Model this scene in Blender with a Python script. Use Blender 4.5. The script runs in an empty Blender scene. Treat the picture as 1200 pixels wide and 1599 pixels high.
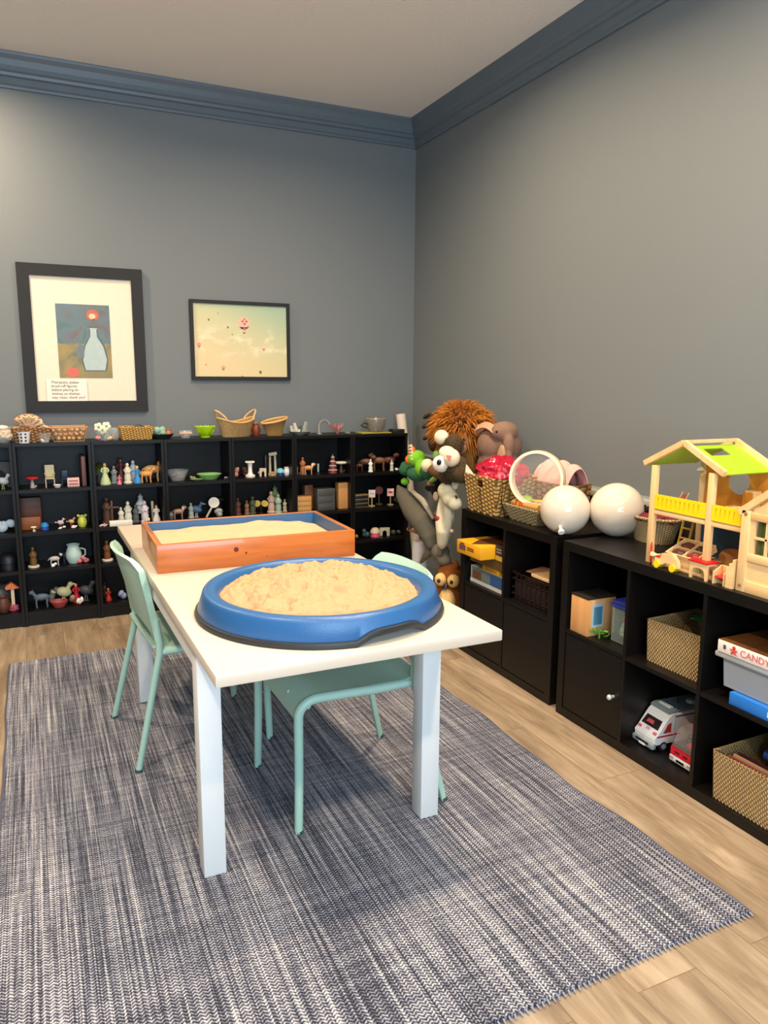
import bpy, bmesh, math, random
from mathutils import Vector, Matrix
random.seed(7)
PI = math.pi
SC = bpy.context.scene
# ------------------------------------------------------------------ camera
CAM = Vector((-2.44258, -4.77957, 1.37775))
YAW, PIT, ROL, FPX = 0.43557, -0.17404, 0.00601, 1177.995
FW = Vector((math.sin(YAW)*math.cos(PIT), math.cos(YAW)*math.cos(PIT), math.sin(PIT)))
R0 = Vector((math.cos(YAW), -math.sin(YAW), 0)); U0 = R0.cross(FW)
RT = math.cos(ROL)*R0 + math.sin(ROL)*U0; UP = -math.sin(ROL)*R0 + math.cos(ROL)*U0
cd = bpy.data.cameras.new('camera'); cam = bpy.data.objects.new('camera', cd); SC.collection.objects.link(cam)
cam.matrix_world = Matrix(((RT.x, UP.x, -FW.x, CAM.x), (RT.y, UP.y, -FW.y, CAM.y), (RT.z, UP.z, -FW.z, CAM.z), (0, 0, 0, 1)))
cd.sensor_fit = 'VERTICAL'; cd.sensor_height = 36; cd.lens = FPX/1599*36; cd.clip_start = .05
SC.camera = cam
# ------------------------------------------------------------------ world, exposure, daylight
SC.view_settings.view_transform = 'Standard'; SC.view_settings.look = 'None'
SC.view_settings.gamma = 1; SC.view_settings.use_curve_mapping = False
SC.view_settings.exposure = 0.43
W = bpy.data.worlds.new('sky'); SC.world = W; W.use_nodes = True
W.node_tree.nodes['Background'].inputs[0].default_value = (.55, .72, 1, 1)
W.node_tree.nodes['Background'].inputs[1].default_value = 1.0
def area(name, loc, direction, sx, sy, power, col, spread=PI):
    l = bpy.data.lights.new(name, 'AREA'); l.shape = 'RECTANGLE'; l.size = sx; l.size_y = sy
    l.energy = power; l.color = col; l.spread = spread
    o = bpy.data.objects.new(name, l); SC.collection.objects.link(o); o.location = loc
    o.rotation_euler = Vector(direction).to_track_quat('-Z', 'Y').to_euler(); return o
WIN = (-3.3, -1.2, .85, 2.45)      # window in the wall behind the camera: x0,x1,z0,z1
YF = -6.3
area('daylight', ((WIN[0]+WIN[1])/2, YF+.03, (WIN[2]+WIN[3])/2), (0, 1, .40), 2.0, 1.5, 98, (.58, .80, 1))
CANS = [(-1.05, -1.62), (-2.85, -.62), (-1.05, -3.1), (-3.0, -3.1), (-1.05, -4.9), (-3.0, -4.9)]
CAN_POWER = 30; CAN_COL = (1, .77, .53)
HC = 3.05
# ------------------------------------------------------------------ helpers
def at(px, py, axis, val):
    d = FW + (px-600)/FPX*RT - (py-799.5)/FPX*UP
    return CAM + (val-CAM[axis])/d[axis]*d
def depth(p): return (Vector(p)-CAM).dot(FW)
def lin(c): return tuple(((v/12.92) if v <= .04045 else ((v+.055)/1.055)**2.4) for v in c)
def hx(s):
    return lin(tuple(int(s[i:i+2], 16)/255 for i in (0, 2, 4)))
class NT:
    def __init__(s, name):
        s.m = bpy.data.materials.new(name); s.m.use_nodes = True; s.t = s.m.node_tree
        s.b = s.t.nodes['Principled BSDF']
    def n(s, typ, **k):
        o = s.t.nodes.new(typ)
        for a, v in k.items(): setattr(o, a, v)
        return o
    def l(s, a, b): s.t.links.new(a, b)
    def put(s, inp, v):
        if isinstance(v, (int, float)): inp.default_value = v
        elif isinstance(v, tuple): inp.default_value = v if len(v) == 4 else (*v, 1) if len(inp.default_value) == 4 else v
        else: s.l(v, inp)
    def math(s, op, a, b=0.0, c=None):
        o = s.n('ShaderNodeMath', operation=op); s.put(o.inputs[0], a); s.put(o.inputs[1], b)
        if c is not None: s.put(o.inputs[2], c)
        return o.outputs[0]
    def obj(s): return s.n('ShaderNodeTexCoord').outputs['Object']
    def xyz(s, v):
        o = s.n('ShaderNodeSeparateXYZ'); s.l(v, o.inputs[0]); return o.outputs
    def comb(s, x, y, z):
        o = s.n('ShaderNodeCombineXYZ'); s.put(o.inputs[0], x); s.put(o.inputs[1], y); s.put(o.inputs[2], z); return o.outputs[0]
    def noise(s, vec, scale, detail=4, rough=.55, dist=0):
        o = s.n('ShaderNodeTexNoise'); s.l(vec, o.inputs['Vector']); o.inputs['Scale'].default_value = scale
        o.inputs['Detail'].default_value = detail; o.inputs['Roughness'].default_value = rough; o.inputs['Distortion'].default_value = dist
        return o.outputs[0]
    def ramp(s, f, stops):
        o = s.n('ShaderNodeValToRGB'); s.l(f, o.inputs[0]); e = o.color_ramp.elements
        while len(e) < len(stops): e.new(.5)
        for q, (p, c) in zip(e, stops): q.position = p; q.color = (*c, 1)
        return o.outputs[0]
    def mix(s, f, a, b, mode='MIX'):
        o = s.n('ShaderNodeMixRGB', blend_type=mode); s.put(o.inputs[0], f); s.put(o.inputs[1], a); s.put(o.inputs[2], b); return o.outputs[0]
    def bump(s, h, strength=.3, dist=.01):
        o = s.n('ShaderNodeBump'); s.l(h, o.inputs['Height']); o.inputs['Strength'].default_value = strength
        o.inputs['Distance'].default_value = dist; s.l(o.outputs[0], s.b.inputs['Normal'])
    def col(s, c): s.put(s.b.inputs['Base Color'], c)
    def rough(s, r): s.put(s.b.inputs['Roughness'], r)
_mc = {}
def plain(hexc, rough=.55, metal=0, coat=0, var=.06):
    k = (hexc, rough, metal, coat)
    if k in _mc: return _mc[k]
    t = NT('paint_'+hexc); c = hx(hexc)
    f = t.noise(t.obj(), 40, 3)
    t.col(t.mix(f, tuple(v*(1-var) for v in c), tuple(min(1, v*(1+var)) for v in c)))
    t.rough(rough); t.b.inputs['Metallic'].default_value = metal; t.b.inputs['Coat Weight'].default_value = coat
    _mc[k] = t.m; return t.m
def fur(hexa, hexb, scale=180, st=.8):
    k = ('fur', hexa, hexb)
    if k in _mc: return _mc[k]
    t = NT('fur_'+hexa); f = t.noise(t.obj(), scale, 5, .7); g = t.noise(t.obj(), 25, 3)
    t.col(t.mix(t.math('MULTIPLY_ADD', f, .6, t.math('MULTIPLY', g, .4)), hx(hexa), hx(hexb)))
    t.rough(.95); t.b.inputs['Sheen Weight'].default_value = .03; t.b.inputs['Specular IOR Level'].default_value = .15; t.bump(f, st, .004); _mc[k] = t.m; return t.m
def wood(name, a, b, axis=0, scale=14, rough=.45, coat=0, knots=False):
    t = NT(name); x, y, z = t.xyz(t.obj())
    s = [x, y, z]; s = [t.math('MULTIPLY', v, .09 if i == axis else 1) for i, v in enumerate(s)]
    v = t.comb(*s); f = t.noise(v, scale*3, 6, .62, .6); g = t.noise(v, scale*.6, 3, .5, 1.2)
    m = t.math('MULTIPLY_ADD', f, .5, t.math('MULTIPLY', g, .55))
    c = t.ramp(m, [(.33, hx(a)), (.68, hx(b))])
    if knots:
        vo = t.n('ShaderNodeTexVoronoi'); t.l(t.comb(*[t.math('MULTIPLY', w, .5 if i == axis else 1) for i, w in enumerate(t.xyz(t.obj()))]), vo.inputs['Vector'])
        vo.inputs['Scale'].default_value = 6
        kf = t.ramp(vo.outputs['Distance'], [(.03, (1, 1, 1)), (.09, (0, 0, 0))]); c = t.mix(kf, c, hx('6A2A0C'))
    t.col(c); t.rough(rough); t.b.inputs['Coat Weight'].default_value = coat; t.bump(f, .08, .003); return t.m
def weave(name, a, b, fs=260, ft=420, rnd=False, depth_=.006, rad=.1):
    t = NT(name); x, y, z = t.xyz(t.obj())
    s = t.math('MULTIPLY', t.math('ARCTAN2', y, x), rad) if rnd else t.math('ADD', x, y)
    wob = t.noise(t.obj(), 30, 2)
    sa = t.math('MULTIPLY_ADD', wob, 1.3, t.math('MULTIPLY', s, fs)); cell = t.math('FLOOR', t.math('DIVIDE', sa, PI))
    za = t.math('ADD', t.math('MULTIPLY', z, ft), t.math('MULTIPLY', cell, PI/2))
    h = t.math('MULTIPLY', t.math('ABSOLUTE', t.math('SINE', sa)), t.math('ABSOLUTE', t.math('SINE', za)))
    h = t.math('POWER', h, .6)
    var = t.noise(t.obj(), 60, 3)
    c = t.mix(var, hx(a), hx(b)); dk = tuple(v*.25 for v in hx(a))
    t.col(t.mix(t.math('MULTIPLY_ADD', h, 1.3, .02), dk, c)); t.rough(.75); t.bump(h, 1, depth_); return t.m
def glass(name, col=(1, 1, 1), rough=.02, ior=1.35):
    t = NT(name); t.col(col); t.rough(rough); t.b.inputs['Transmission Weight'].default_value = 1; t.b.inputs['IOR'].default_value = ior; return t.m
def frosted(name, col, alpha=.5):
    t = NT(name); t.col(col); t.rough(.25); t.b.inputs['Alpha'].default_value = alpha; return t.m

class M:
    """collects shapes into one bmesh"""
    def __init__(s): s.b = bmesh.new(); s.T = Matrix.Identity(4)
    def add(s, bm2, mtx):
        me = bpy.data.meshes.new('t'); bm2.to_mesh(me); bm2.free(); me.transform(s.T @ mtx); s.b.from_mesh(me); bpy.data.meshes.remove(me); return s
    def box(s, x0, x1, y0, y1, z0, z1, bev=0, rot=None, piv=None):
        b = bmesh.new(); bmesh.ops.create_cube(b, size=1)
        for v in b.verts: v.co = Vector((v.co.x*(x1-x0), v.co.y*(y1-y0), v.co.z*(z1-z0)))
        if bev: bmesh.ops.bevel(b, geom=list(b.edges), offset=bev, segments=2, profile=.5, affect='EDGES')
        c = Vector(((x0+x1)/2, (y0+y1)/2, (z0+z1)/2)); m = Matrix.Translation(c)
        if rot is not None:
            p = Vector(piv) if piv else c; m = Matrix.Translation(p) @ rot.to_4x4() @ Matrix.Translation(c-p)
        return s.add(b, m)
    def ball(s, c, r, rot=None, seg=20, rings=12):
        b = bmesh.new(); bmesh.ops.create_uvsphere(b, u_segments=seg, v_segments=rings, radius=1)
        r = (r, r, r) if isinstance(r, (int, float)) else r
        m = Matrix.Translation(c) @ (rot.to_4x4() if rot else Matrix.Identity(4)) @ Matrix.Diagonal((*r, 1)); return s.add(b, m)
    def cyl(s, a, b_, r0, r1=None, seg=16, cap=True):
        a = Vector(a); b_ = Vector(b_); r1 = r0 if r1 is None else r1; d = b_-a
        b = bmesh.new(); bmesh.ops.create_cone(b, cap_ends=cap, segments=seg, radius1=max(r0, 1e-5), radius2=max(r1, 1e-5), depth=d.length)
        m = Matrix.Translation((a+b_)/2) @ d.to_track_quat('Z', 'Y').to_matrix().to_4x4(); return s.add(b, m)
    def lathe(s, prof, c=(0, 0, 0), seg=28, sx=1, sy=1, a0=0, a1=2*PI, fz=None):
        b = bmesh.new(); full = abs(a1-a0-2*PI) < 1e-6; rows = []
        n = seg if full else seg+1
        for (r, z) in prof:
            row = []
            for i in range(n):
                a = a0+(a1-a0)*i/seg; rr = max(r, 1e-5)
                zz = z+(fz(a, r, z) if fz else 0)
                row.append(b.verts.new((rr*math.cos(a)*sx, rr*math.sin(a)*sy, zz)))
            rows.append(row)
        for j in range(len(rows)-1):
            for i in range(n if full else n-1):
                k = (i+1) % n; b.faces.new((rows[j][i], rows[j][k], rows[j+1][k], rows[j+1][i]))
        bmesh.ops.remove_doubles(b, verts=b.verts, dist=2e-5); bmesh.ops.recalc_face_normals(b, faces=b.faces)
        return s.add(b, Matrix.Translation(c))
    def tube(s, pts, r, seg=8, closed=False, flat=1.0):
        pts = [Vector(p) for p in pts]; b = bmesh.new(); rows = []; n = len(pts); prev = None
        for i, p in enumerate(pts):
            q0 = pts[i-1] if (i or closed) else pts[0]; q1 = pts[(i+1) % n] if (i < n-1 or closed) else pts[-1]
            d = (q1-q0).normalized()
            if prev is None: u = d.orthogonal().normalized() if abs(d.z) > .9 else Vector((0, 0, 1)).cross(d).normalized()
            else: u = (prev-prev.dot(d)*d).normalized()
            prev = u; w = d.cross(u); rr = r[i] if isinstance(r, (list, tuple)) else r
            rows.append([b.verts.new(p+rr*(math.cos(2*PI*k/seg)*u+flat*math.sin(2*PI*k/seg)*w)) for k in range(seg)])
        for j in range(n if closed else n-1):
            A, B = rows[j], rows[(j+1) % n]
            for k in range(seg): b.faces.new((A[k], A[(k+1) % seg], B[(k+1) % seg], B[k]))
        if not closed: b.faces.new(rows[0][::-1]); b.faces.new(rows[-1])
        bmesh.ops.recalc_face_normals(b, faces=b.faces); return s.add(b, Matrix.Identity(4))
    def prism(s, poly, h0, h1, axis=2, bev=0):
        """polygon in the two other axes, extruded along axis"""
        b = bmesh.new()
        def P(u, v, w): return (w, u, v) if axis == 0 else (u, w, v) if axis == 1 else (u, v, w)
        lo = [b.verts.new(P(u, v, h0)) for u, v in poly]; hi = [b.verts.new(P(u, v, h1)) for u, v in poly]
        b.faces.new(lo[::-1]); b.faces.new(hi); n = len(poly)
        for i in range(n): b.faces.new((lo[i], lo[(i+1) % n], hi[(i+1) % n], hi[i]))
        bmesh.ops.recalc_face_normals(b, faces=b.faces)
        if bev: bmesh.ops.bevel(b, geom=list(b.edges), offset=bev, segments=2, affect='EDGES')
        return s.add(b, Matrix.Identity(4))
    def shell(s, fn, nu, nv, th):
        b = bmesh.new(); G = [[Vector(fn(i/nu, j/nv)) for j in range(nv+1)] for i in range(nu+1)]
        def nrm(i, j):
            du = G[min(i+1, nu)][j]-G[max(i-1, 0)][j]; dv = G[i][min(j+1, nv)]-G[i][max(j-1, 0)]
            n = du.cross(dv); return n.normalized() if n.length > 1e-9 else Vector((0, 0, 1))
        tf = th if callable(th) else (lambda a, c: th)
        A = [[b.verts.new(G[i][j]+nrm(i, j)*tf(i/nu, j/nv)/2) for j in range(nv+1)] for i in range(nu+1)]
        B = [[b.verts.new(G[i][j]-nrm(i, j)*tf(i/nu, j/nv)/2) for j in range(nv+1)] for i in range(nu+1)]
        for i in range(nu):
            for j in range(nv):
                b.faces.new((A[i][j], A[i+1][j], A[i+1][j+1], A[i][j+1])); b.faces.new((B[i][j+1], B[i+1][j+1], B[i+1][j], B[i][j]))
        for i in range(nu):
            b.faces.new((A[i+1][0], A[i][0], B[i][0], B[i+1][0])); b.faces.new((A[i][nv], A[i+1][nv], B[i+1][nv], B[i][nv]))
        for j in range(nv):
            b.faces.new((A[0][j], A[0][j+1], B[0][j+1], B[0][j])); b.faces.new((A[nu][j+1], A[nu][j], B[nu][j], B[nu][j+1]))
        bmesh.ops.recalc_face_normals(b, faces=b.faces); return s.add(b, Matrix.Identity(4))
def obj(name, m, mat, parent=None, smooth=True, angle=40):
    me = bpy.data.meshes.new(name)
    if smooth:
        for f in m.b.faces: f.smooth = True
        lim = math.radians(angle)
        for e in m.b.edges:
            if len(e.link_faces) == 2 and e.calc_face_angle(0) > lim: e.smooth = False
    m.b.to_mesh(me); m.b.free(); me.materials.append(mat)
    o = bpy.data.objects.new(name, me); SC.collection.objects.link(o)
    if parent: o.parent = parent
    return o
def tag(o, label=None, cat=None, group=None, kind=None):
    if label: o['label'] = label
    if cat: o['category'] = cat
    if group: o['group'] = group
    if kind: o['kind'] = kind
    return o
def thing(name, label, cat, loc=(0, 0, 0), rz=0, group=None):
    o = bpy.data.objects.new(name, None); SC.collection.objects.link(o); o.location = loc; o.rotation_euler = (0, 0, rz); o.empty_display_size = .05
    return tag(o, label, cat, group)
def struct(name, m, mat, smooth=False): return tag(obj(name, m, mat, None, smooth), kind='structure')
def place(o, loc, rz=0): o.location = loc; o.rotation_euler = (0, 0, rz); return o
def remesh(o, vox, sm=2):
    r = o.modifiers.new('r', 'REMESH'); r.mode = 'VOXEL'; r.voxel_size = vox; r.use_smooth_shade = True
    if sm: q = o.modifiers.new('s', 'SMOOTH'); q.iterations = sm*3; q.factor = .5
    return o
def text(s, size, mat, parent, loc, rot, name='lettering', ext=.0006, align='LEFT', sx=1):
    c = bpy.data.curves.new('f', 'FONT'); c.body = s; c.size = size; c.extrude = ext; c.align_x = align; c.resolution_u = 3
    t = bpy.data.objects.new('f', c); SC.collection.objects.link(t); bpy.context.view_layer.update()
    me = bpy.data.meshes.new_from_object(t.evaluated_get(bpy.context.evaluated_depsgraph_get())); bpy.data.objects.remove(t)
    me.materials.clear(); me.materials.append(mat); o = bpy.data.objects.new(name, me); SC.collection.objects.link(o)
    o.parent = parent; o.location = loc; o.rotation_euler = rot; o.scale = (sx, 1, 1); return o
def rotz(a): return Matrix.Rotation(a, 3, 'Z')
def rotx(a): return Matrix.Rotation(a, 3, 'X')
def roty(a): return Matrix.Rotation(a, 3, 'Y')
# ------------------------------------------------------------------ materials
def m_wall(name, c):
    t = NT(name); v = t.obj(); f = t.noise(v, 220, 4); g = t.noise(v, 1.2, 2)
    cc = hx(c); t.col(t.mix(g, tuple(x*.96 for x in cc), tuple(x*1.04 for x in cc))); t.rough(.6); t.bump(f, .12, .002); return t.m
WALL = m_wall('wall_paint_slate', '707678'); TRIM = plain('5F6B73', .4); RAIL = plain('7F8887', .5)
t = NT('ceiling_texture'); f = t.noise(t.obj(), 60, 5, .6)
t.col(hx('F2EEE6')); t.rough(.9); t.bump(f, .5, .006); CEIL = t.m
WHITEW = plain('E8E6E0', .4)
def m_floor():
    t = NT('oak_plank_floor'); x, y, z = t.xyz(t.obj())
    v = t.comb(y, x, 0.0)
    br = t.n('ShaderNodeTexBrick'); t.l(v, br.inputs['Vector']); br.offset = .37; br.inputs['Scale'].default_value = 1
    br.inputs['Brick Width'].default_value = 1.22; br.inputs['Row Height'].default_value = .182
    br.inputs['Mortar Size'].default_value = .0012; br.inputs['Mortar Smooth'].default_value = .3; br.inputs['Bias'].default_value = 0
    br.inputs['Color1'].default_value = (0, 0, 0, 1); br.inputs['Color2'].default_value = (1, 1, 1, 1); br.inputs['Mortar'].default_value = (.5, .5, .5, 1)
    off = t.math('MULTIPLY', br.outputs['Color'], 7.0)
    g = t.comb(t.math('MULTIPLY', x, 1.0), t.math('MULTIPLY_ADD', y, .13, off), off)
    f = t.noise(g, 26, 7, .62, 1.2); f2 = t.noise(g, 5, 4, .6, 2.2)
    m = t.math('MULTIPLY_ADD', f, .45, t.math('MULTIPLY', f2, .6))
    c = t.ramp(m, [(.33, hx('695746')), (.5, hx('938068')), (.68, hx('B5A28A'))])
    c = t.mix(t.math('MULTIPLY', br.outputs['Color'], .25), c, hx('80705E'))
    c = t.mix(t.math('MULTIPLY', br.outputs['Fac'], .7), c, hx('5A4531'))
    t.col(c); t.rough(.38); t.bump(f, .12, .002); return t.m
FLOOR = m_floor()
def m_espresso():
    t = NT('black_brown_laminate'); x, y, z = t.xyz(t.obj()); f = t.noise(t.comb(t.math('MULTIPLY', x, .3), y, t.math('MULTIPLY', z, .3)), 90, 4)
    t.col(t.mix(f, hx('070504'), hx('0F0B09'))); t.rough(.42); t.b.inputs['Specular IOR Level'].default_value = .3; t.bump(f, .04, .001); return t.m
ESP = m_espresso()
def m_rug():
    t = NT('woven_rug'); x, y, z = t.xyz(t.obj())
    s1 = t.noise(t.comb(t.math('MULTIPLY', x, 120), t.math('MULTIPLY', y, 1.6), 0.0), 1, 2, .6)
    s2 = t.noise(t.comb(t.math('MULTIPLY', x, 210), t.math('MULTIPLY', y, 4), 3.0), 1, 3, .6)
    c1 = t.noise(t.comb(t.math('MULTIPLY', x, 2.0), t.math('MULTIPLY', y, 60), 7.0), 1, 2, .6)
    band = t.noise(t.comb(t.math('MULTIPLY', x, 9), t.math('MULTIPLY', y, .5), 11.0), 1, 2, .5)
    tri = t.math('PINGPONG', x, .009)
    up = t.math('MULTIPLY', t.math('SINE', t.math('ADD', t.math('MULTIPLY', y, 640), t.math('MULTIPLY', tri, 520))), .5)
    fine = t.math('SINE', t.math('MULTIPLY', x, 900))
    nn = t.noise(t.obj(), 170, 3, .7)
    v = t.math('MULTIPLY_ADD', s1, 1.3, t.math('MULTIPLY', s2, .8)); v = t.math('MULTIPLY_ADD', c1, .45, v)
    v = t.math('MULTIPLY_ADD', band, .35, v); v = t.math('MULTIPLY_ADD', up, .5, v); v = t.math('MULTIPLY_ADD', fine, .06, v); v = t.math('MULTIPLY_ADD', nn, .9, v)
    v = t.math('SUBTRACT', v, 1.46)
    c = t.ramp(v, [(.08, hx('20232E')), (.42, hx('555868')), (.62, hx('9293A0')), (.95, hx('D6D2CE'))])
    t.col(c); t.rough(.95); t.bump(v, .5, .004); return t.m
RUG = m_rug()
t = NT('white_laminate_top'); t.col(hx('D0C4B3')); t.rough(.32); TOP = t.m
WHITE = plain('E4E8E8', .35, var=.01)
MINT = plain('A9CFC0', .42, var=.02)
SAGR = weave('seagrass_weave', 'B88E52', 'E6C488', 480, 190, depth_=.008)
SAGR2 = weave('banana_leaf_weave', 'A87E38', 'D4AA60', 110, 160, depth_=.008)
WILL = weave('willow_weave', 'B98746', 'E3BE80', 300, 330, True, .004, .12)
WILL2 = weave('split_bamboo_weave', 'C08C3C', 'E6B866', 190, 260, False, .004)
WICK = weave('pale_wicker_weave', 'A08A5C', 'CDB88C', 160, 260, False, .005)
WICKR = weave('pale_round_wicker', 'B79E6E', 'DCC595', 330, 420, True, .004, .09)
PINE = wood('pale_pine', 'D9AC6E', 'F2D09A', 2, 10, .45)
PINEX = wood('pale_pine_x', 'D9AC6E', 'F2D09A', 1, 10, .45)
ORW = wood('orange_stained_pine', '9A4A16', 'C87432', 0, 10, .35, .3)
ORWY = wood('orange_stained_pine_side', '8A4A1C', 'BD7436', 1, 10, .35, .3)
PLY = wood('amber_plywood', 'C07818', 'E8A840', 2, 6, .5)
GL = glass('clear_glass')
# ------------------------------------------------------------------ room
XL = -4.3; H1 = 2.887
struct('floor', M().box(XL-.1, .1, YF-.1, .1, -.06, 0), FLOOR)
struct('ceiling', M().box(XL-.1, .1, YF-.1, .1, HC, HC+.08), CEIL)
struct('wall_back', M().box(XL-.1, .1, 0, .1, 0, HC), WALL)
struct('wall_right', M().box(0, .1, YF, 0, 0, HC), WALL)
struct('wall_left', M().box(XL-.1, XL, YF, 0, 0, HC), WALL)
m = M(); x0, x1, z0, z1 = WIN
m.box(XL-.1, x0, YF-.1, YF, 0, HC).box(x1, .1, YF-.1, YF, 0, HC).box(x0, x1, YF-.1, YF, 0, z0).box(x0, x1, YF-.1, YF, z1, HC)
struct('wall_front', m, WALL)
m = M()
m.box(x0-.07, x1+.07, YF, YF+.02, z1, z1+.08).box(x0-.07, x1+.07, YF, YF+.03, z0-.05, z0).box(x0-.07, x0, YF, YF+.02, z0, z1).box(x1, x1+.07, YF, YF+.02, z0, z1)
m.box(x0, x1, YF-.06, YF-.04, z0, z0+.04).box(x0, x1, YF-.06, YF-.04, z1-.04, z1).box((x0+x1)/2-.025, (x0+x1)/2+.025, YF-.06, YF-.04, z0, z1)
wf = struct('window_1', m, WHITEW)
prof = [(0, H1), (.012, H1), (.014, H1+.012), (.022, H1+.02), (.024, H1+.05), (.036, H1+.056), (.04, H1+.07), (.05, H1+.078), (.052, H1+.1), (.062, H1+.128), (.074, H1+.148), (.078, HC-.004), (.078, HC), (0, HC)]
struct('trim_1', M().prism([(-a, b) for a, b in prof], XL, 0, axis=0), TRIM)      # (y,z) along x
struct('trim_2', M().prism([(-a, b) for a, b in prof], YF, 0, axis=1), TRIM)      # (x,z) along y
struct('trim_3', M().prism([(0, .835), (-.018, .838), (-.022, .85), (-.036, .856), (-.04, .868), (-.034, .874), (0, .876)], YF, 0, axis=1), RAIL)
struct('baseboard_back', M().box(XL, 0, -.016, 0, 0, .11), TRIM)
struct('baseboard_right', M().box(-.016, 0, YF, -.017, 0, .11), TRIM)
struct('baseboard_left', M().box(XL, XL+.016, YF, -.017, 0, .11), TRIM)
# ceiling downlights (lamps of the room)
t = NT('lamp_lens'); t.b.inputs['Emission Color'].default_value = (1, .8, .55, 1); t.b.inputs['Emission Strength'].default_value = 9; LENS = t.m
where = ['above the framed balloon print', 'above the framed print with a mat', 'over the middle of the low cubbies', 'over the left side of the rug', 'nearest the window on the cubby side', 'nearest the window on the left side']
for (cx, cy), wh in zip(CANS, where):
    t = thing('ceiling_light', 'round white recessed ceiling downlight '+wh, 'ceiling light', (cx, cy, HC))
    obj('trim_ring', M().lathe([(.062, -.004), (.066, -.009), (.085, -.006), (.088, 0), (.062, 0)]), WHITEW, t)
    obj('lens', M().lathe([(0, -.003), (.063, -.003), (.063, -.0005), (0, -.0005)]), LENS, t)
    l = bpy.data.lights.new('lamp', 'AREA'); l.shape = 'DISK'; l.size = .12; l.energy = CAN_POWER; l.color = CAN_COL; l.spread = math.radians(160)
    lo = bpy.data.objects.new('lamp', l); SC.collection.objects.link(lo); lo.location = (cx, cy, HC-.012); lo.visible_camera = True
# ------------------------------------------------------------------ bookcases on the back wall
BX0, BP, BD, BH = -.1708, .39667, .267, 1.0255
SZ = [.772, .533, .322, .082]      # top of each shelf, from the top down
bl = ['low black-brown bookcase at the corner end, next to the plush puppets',
      'low black-brown bookcase holding the grey drawer chest and wooden blocks',
      'low black-brown bookcase with the white column, below the round wicker basket',
      'low black-brown bookcase with the green leaf dish, below the balloon print',
      'low black-brown bookcase with gowned figurines, left of the table corner',
      'low black-brown bookcase with the red mushroom table, below the matted print',
      'low black-brown bookcase cut by the left edge of the photo']
for k in range(7):
    r = BX0-BP*k; l = r-BP+.0015
    t = thing('bookcase', bl[k], 'bookcase', (l, 0, 0), 0, 'row of low bookcases'); w = r-l; th = .016
    obj('side_panel', M().box(0, th, -BD, -.022, 0, BH, .0012), ESP, t, False); obj('side_panel', M().box(w-th, w, -BD, -.022, 0, BH, .0012), ESP, t, False)
    obj('top_panel', M().box(th, w-th, -BD+.001, -.022, BH-.018, BH), ESP, t, False)
    obj('back_panel', M().box(th, w-th, -.026, -.022, .05, BH-.018), ESP, t, False)
    for z in SZ: obj('shelf', M().box(th, w-th, -BD+.004, -.026, z-.02, z), ESP, t, False)
    obj('plinth', M().box(th, w-th, -BD+.012, -BD+.028, 0, SZ[3]-.02), ESP, t, False)
# ------------------------------------------------------------------ cubby shelves on the right
CH = .74
def cubby(label, xf, y0, cols, doors, pitch=.346, dep=.39):
    """front at x=xf, far end at y0, running toward the camera"""
    L = .0375*2+pitch*cols-.0155
    t = thing('cubby_shelf', label, 'cubby shelf', (xf, y0, 0)); o = .0375
    obj('top_panel', M().box(0, dep, -L, 0, CH-o, CH, .001), ESP, t, False); obj('bottom_panel', M().box(0, dep, -L, 0, 0, o, .001), ESP, t, False)
    obj('side_panel', M().box(.0, dep, -o, 0, o, CH-o), ESP, t, False); obj('side_panel', M().box(0, dep, -L, -L+o, o, CH-o), ESP, t, False)
    mid = CH/2
    for c in range(cols):
        a = -o-pitch*c
        if c: obj('divider', M().box(.001, dep, a, a+.0155, o, CH-o), ESP, t, False)
        obj('middle_shelf', M().box(.002, dep, a-pitch+.0155, a, mid-.008, mid+.008), ESP, t, False)
        if c in doors:
            d = obj('door', M().box(.003, .017, a-pitch+.0185, a-.003, o+.003, mid-.011, .001), ESP, t, False)
            if doors[c]: tag(obj('knob', M().cyl((.003, a-pitch+.05, .201), (-.014, a-pitch+.05, .201), .006).ball((-.017, a-pitch+.05, .201), .011), plain('D8D8D8', .25, .6), d), 'small chrome door knob')
    obj('back_panel', M().box(dep-.004, dep+.001, -L+.01, -.01, .01, CH-.01), ESP, t, False)
    return t
MIDZ = CH/2+.008
AX, AY = -.507, -1.55; BXF, BY = -.518, -2.374
cubby('black-brown cubby shelf with two doors under the woven baskets, behind the table corner', AX, AY, 2, {0: 0, 1: 0}, pitch=.3525)
cubby('long black-brown cubby shelf under the doll house, with a knobbed door', BXF, BY, 4, {0: 1})
# ------------------------------------------------------------------ rug
m = M(); RX0, RX1, RY0, RY1 = -2.615, -.835, -3.60, -.875
nx, ny = 60, 90
def rugfn(s, u):
    x = RX0+(RX1-RX0)*s; y = RY0+(RY1-RY0)*u
    e = (.008*math.sin(u*17)+.006*math.sin(u*41+1)+.02*(u-.5)**2*4)*(s if s > .5 else -s*0-.3*(1-s))
    return (x+e-.012*(1-u)*(s), y+.010*math.sin(s*9)*(1 if u > .9 else .6)+.012*s*(1-u), .008+.0008*math.sin(s*23)*math.sin(u*31))
m.shell(rugfn, nx, ny, .009)
rg = thing('woven_rug', 'navy and cream flat-woven rug under the white table', 'rug', (0, 0, 0))
obj('woven_field', m, RUG, rg)
m = M()
for j, (u0, d) in enumerate([(0, -1), (1, 1)]):
    m = M()
    for i in range(0, 121):
        p = Vector(rugfn(i/120, u0)); m.cyl(p, p+Vector((random.uniform(-.003, .003), d*.011, -.004)), .0028, .0018, 5)
    tag(obj('fringe', m, plain('8F93A6', .9), rg), kind='stuff')
for s in (0, 1): obj('edge_binding', M().tube([Vector(rugfn(s, i/60))+Vector((0, 0, .001)) for i in range(61)], .0045, 6), plain('4A5068', .9), rg)
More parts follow.
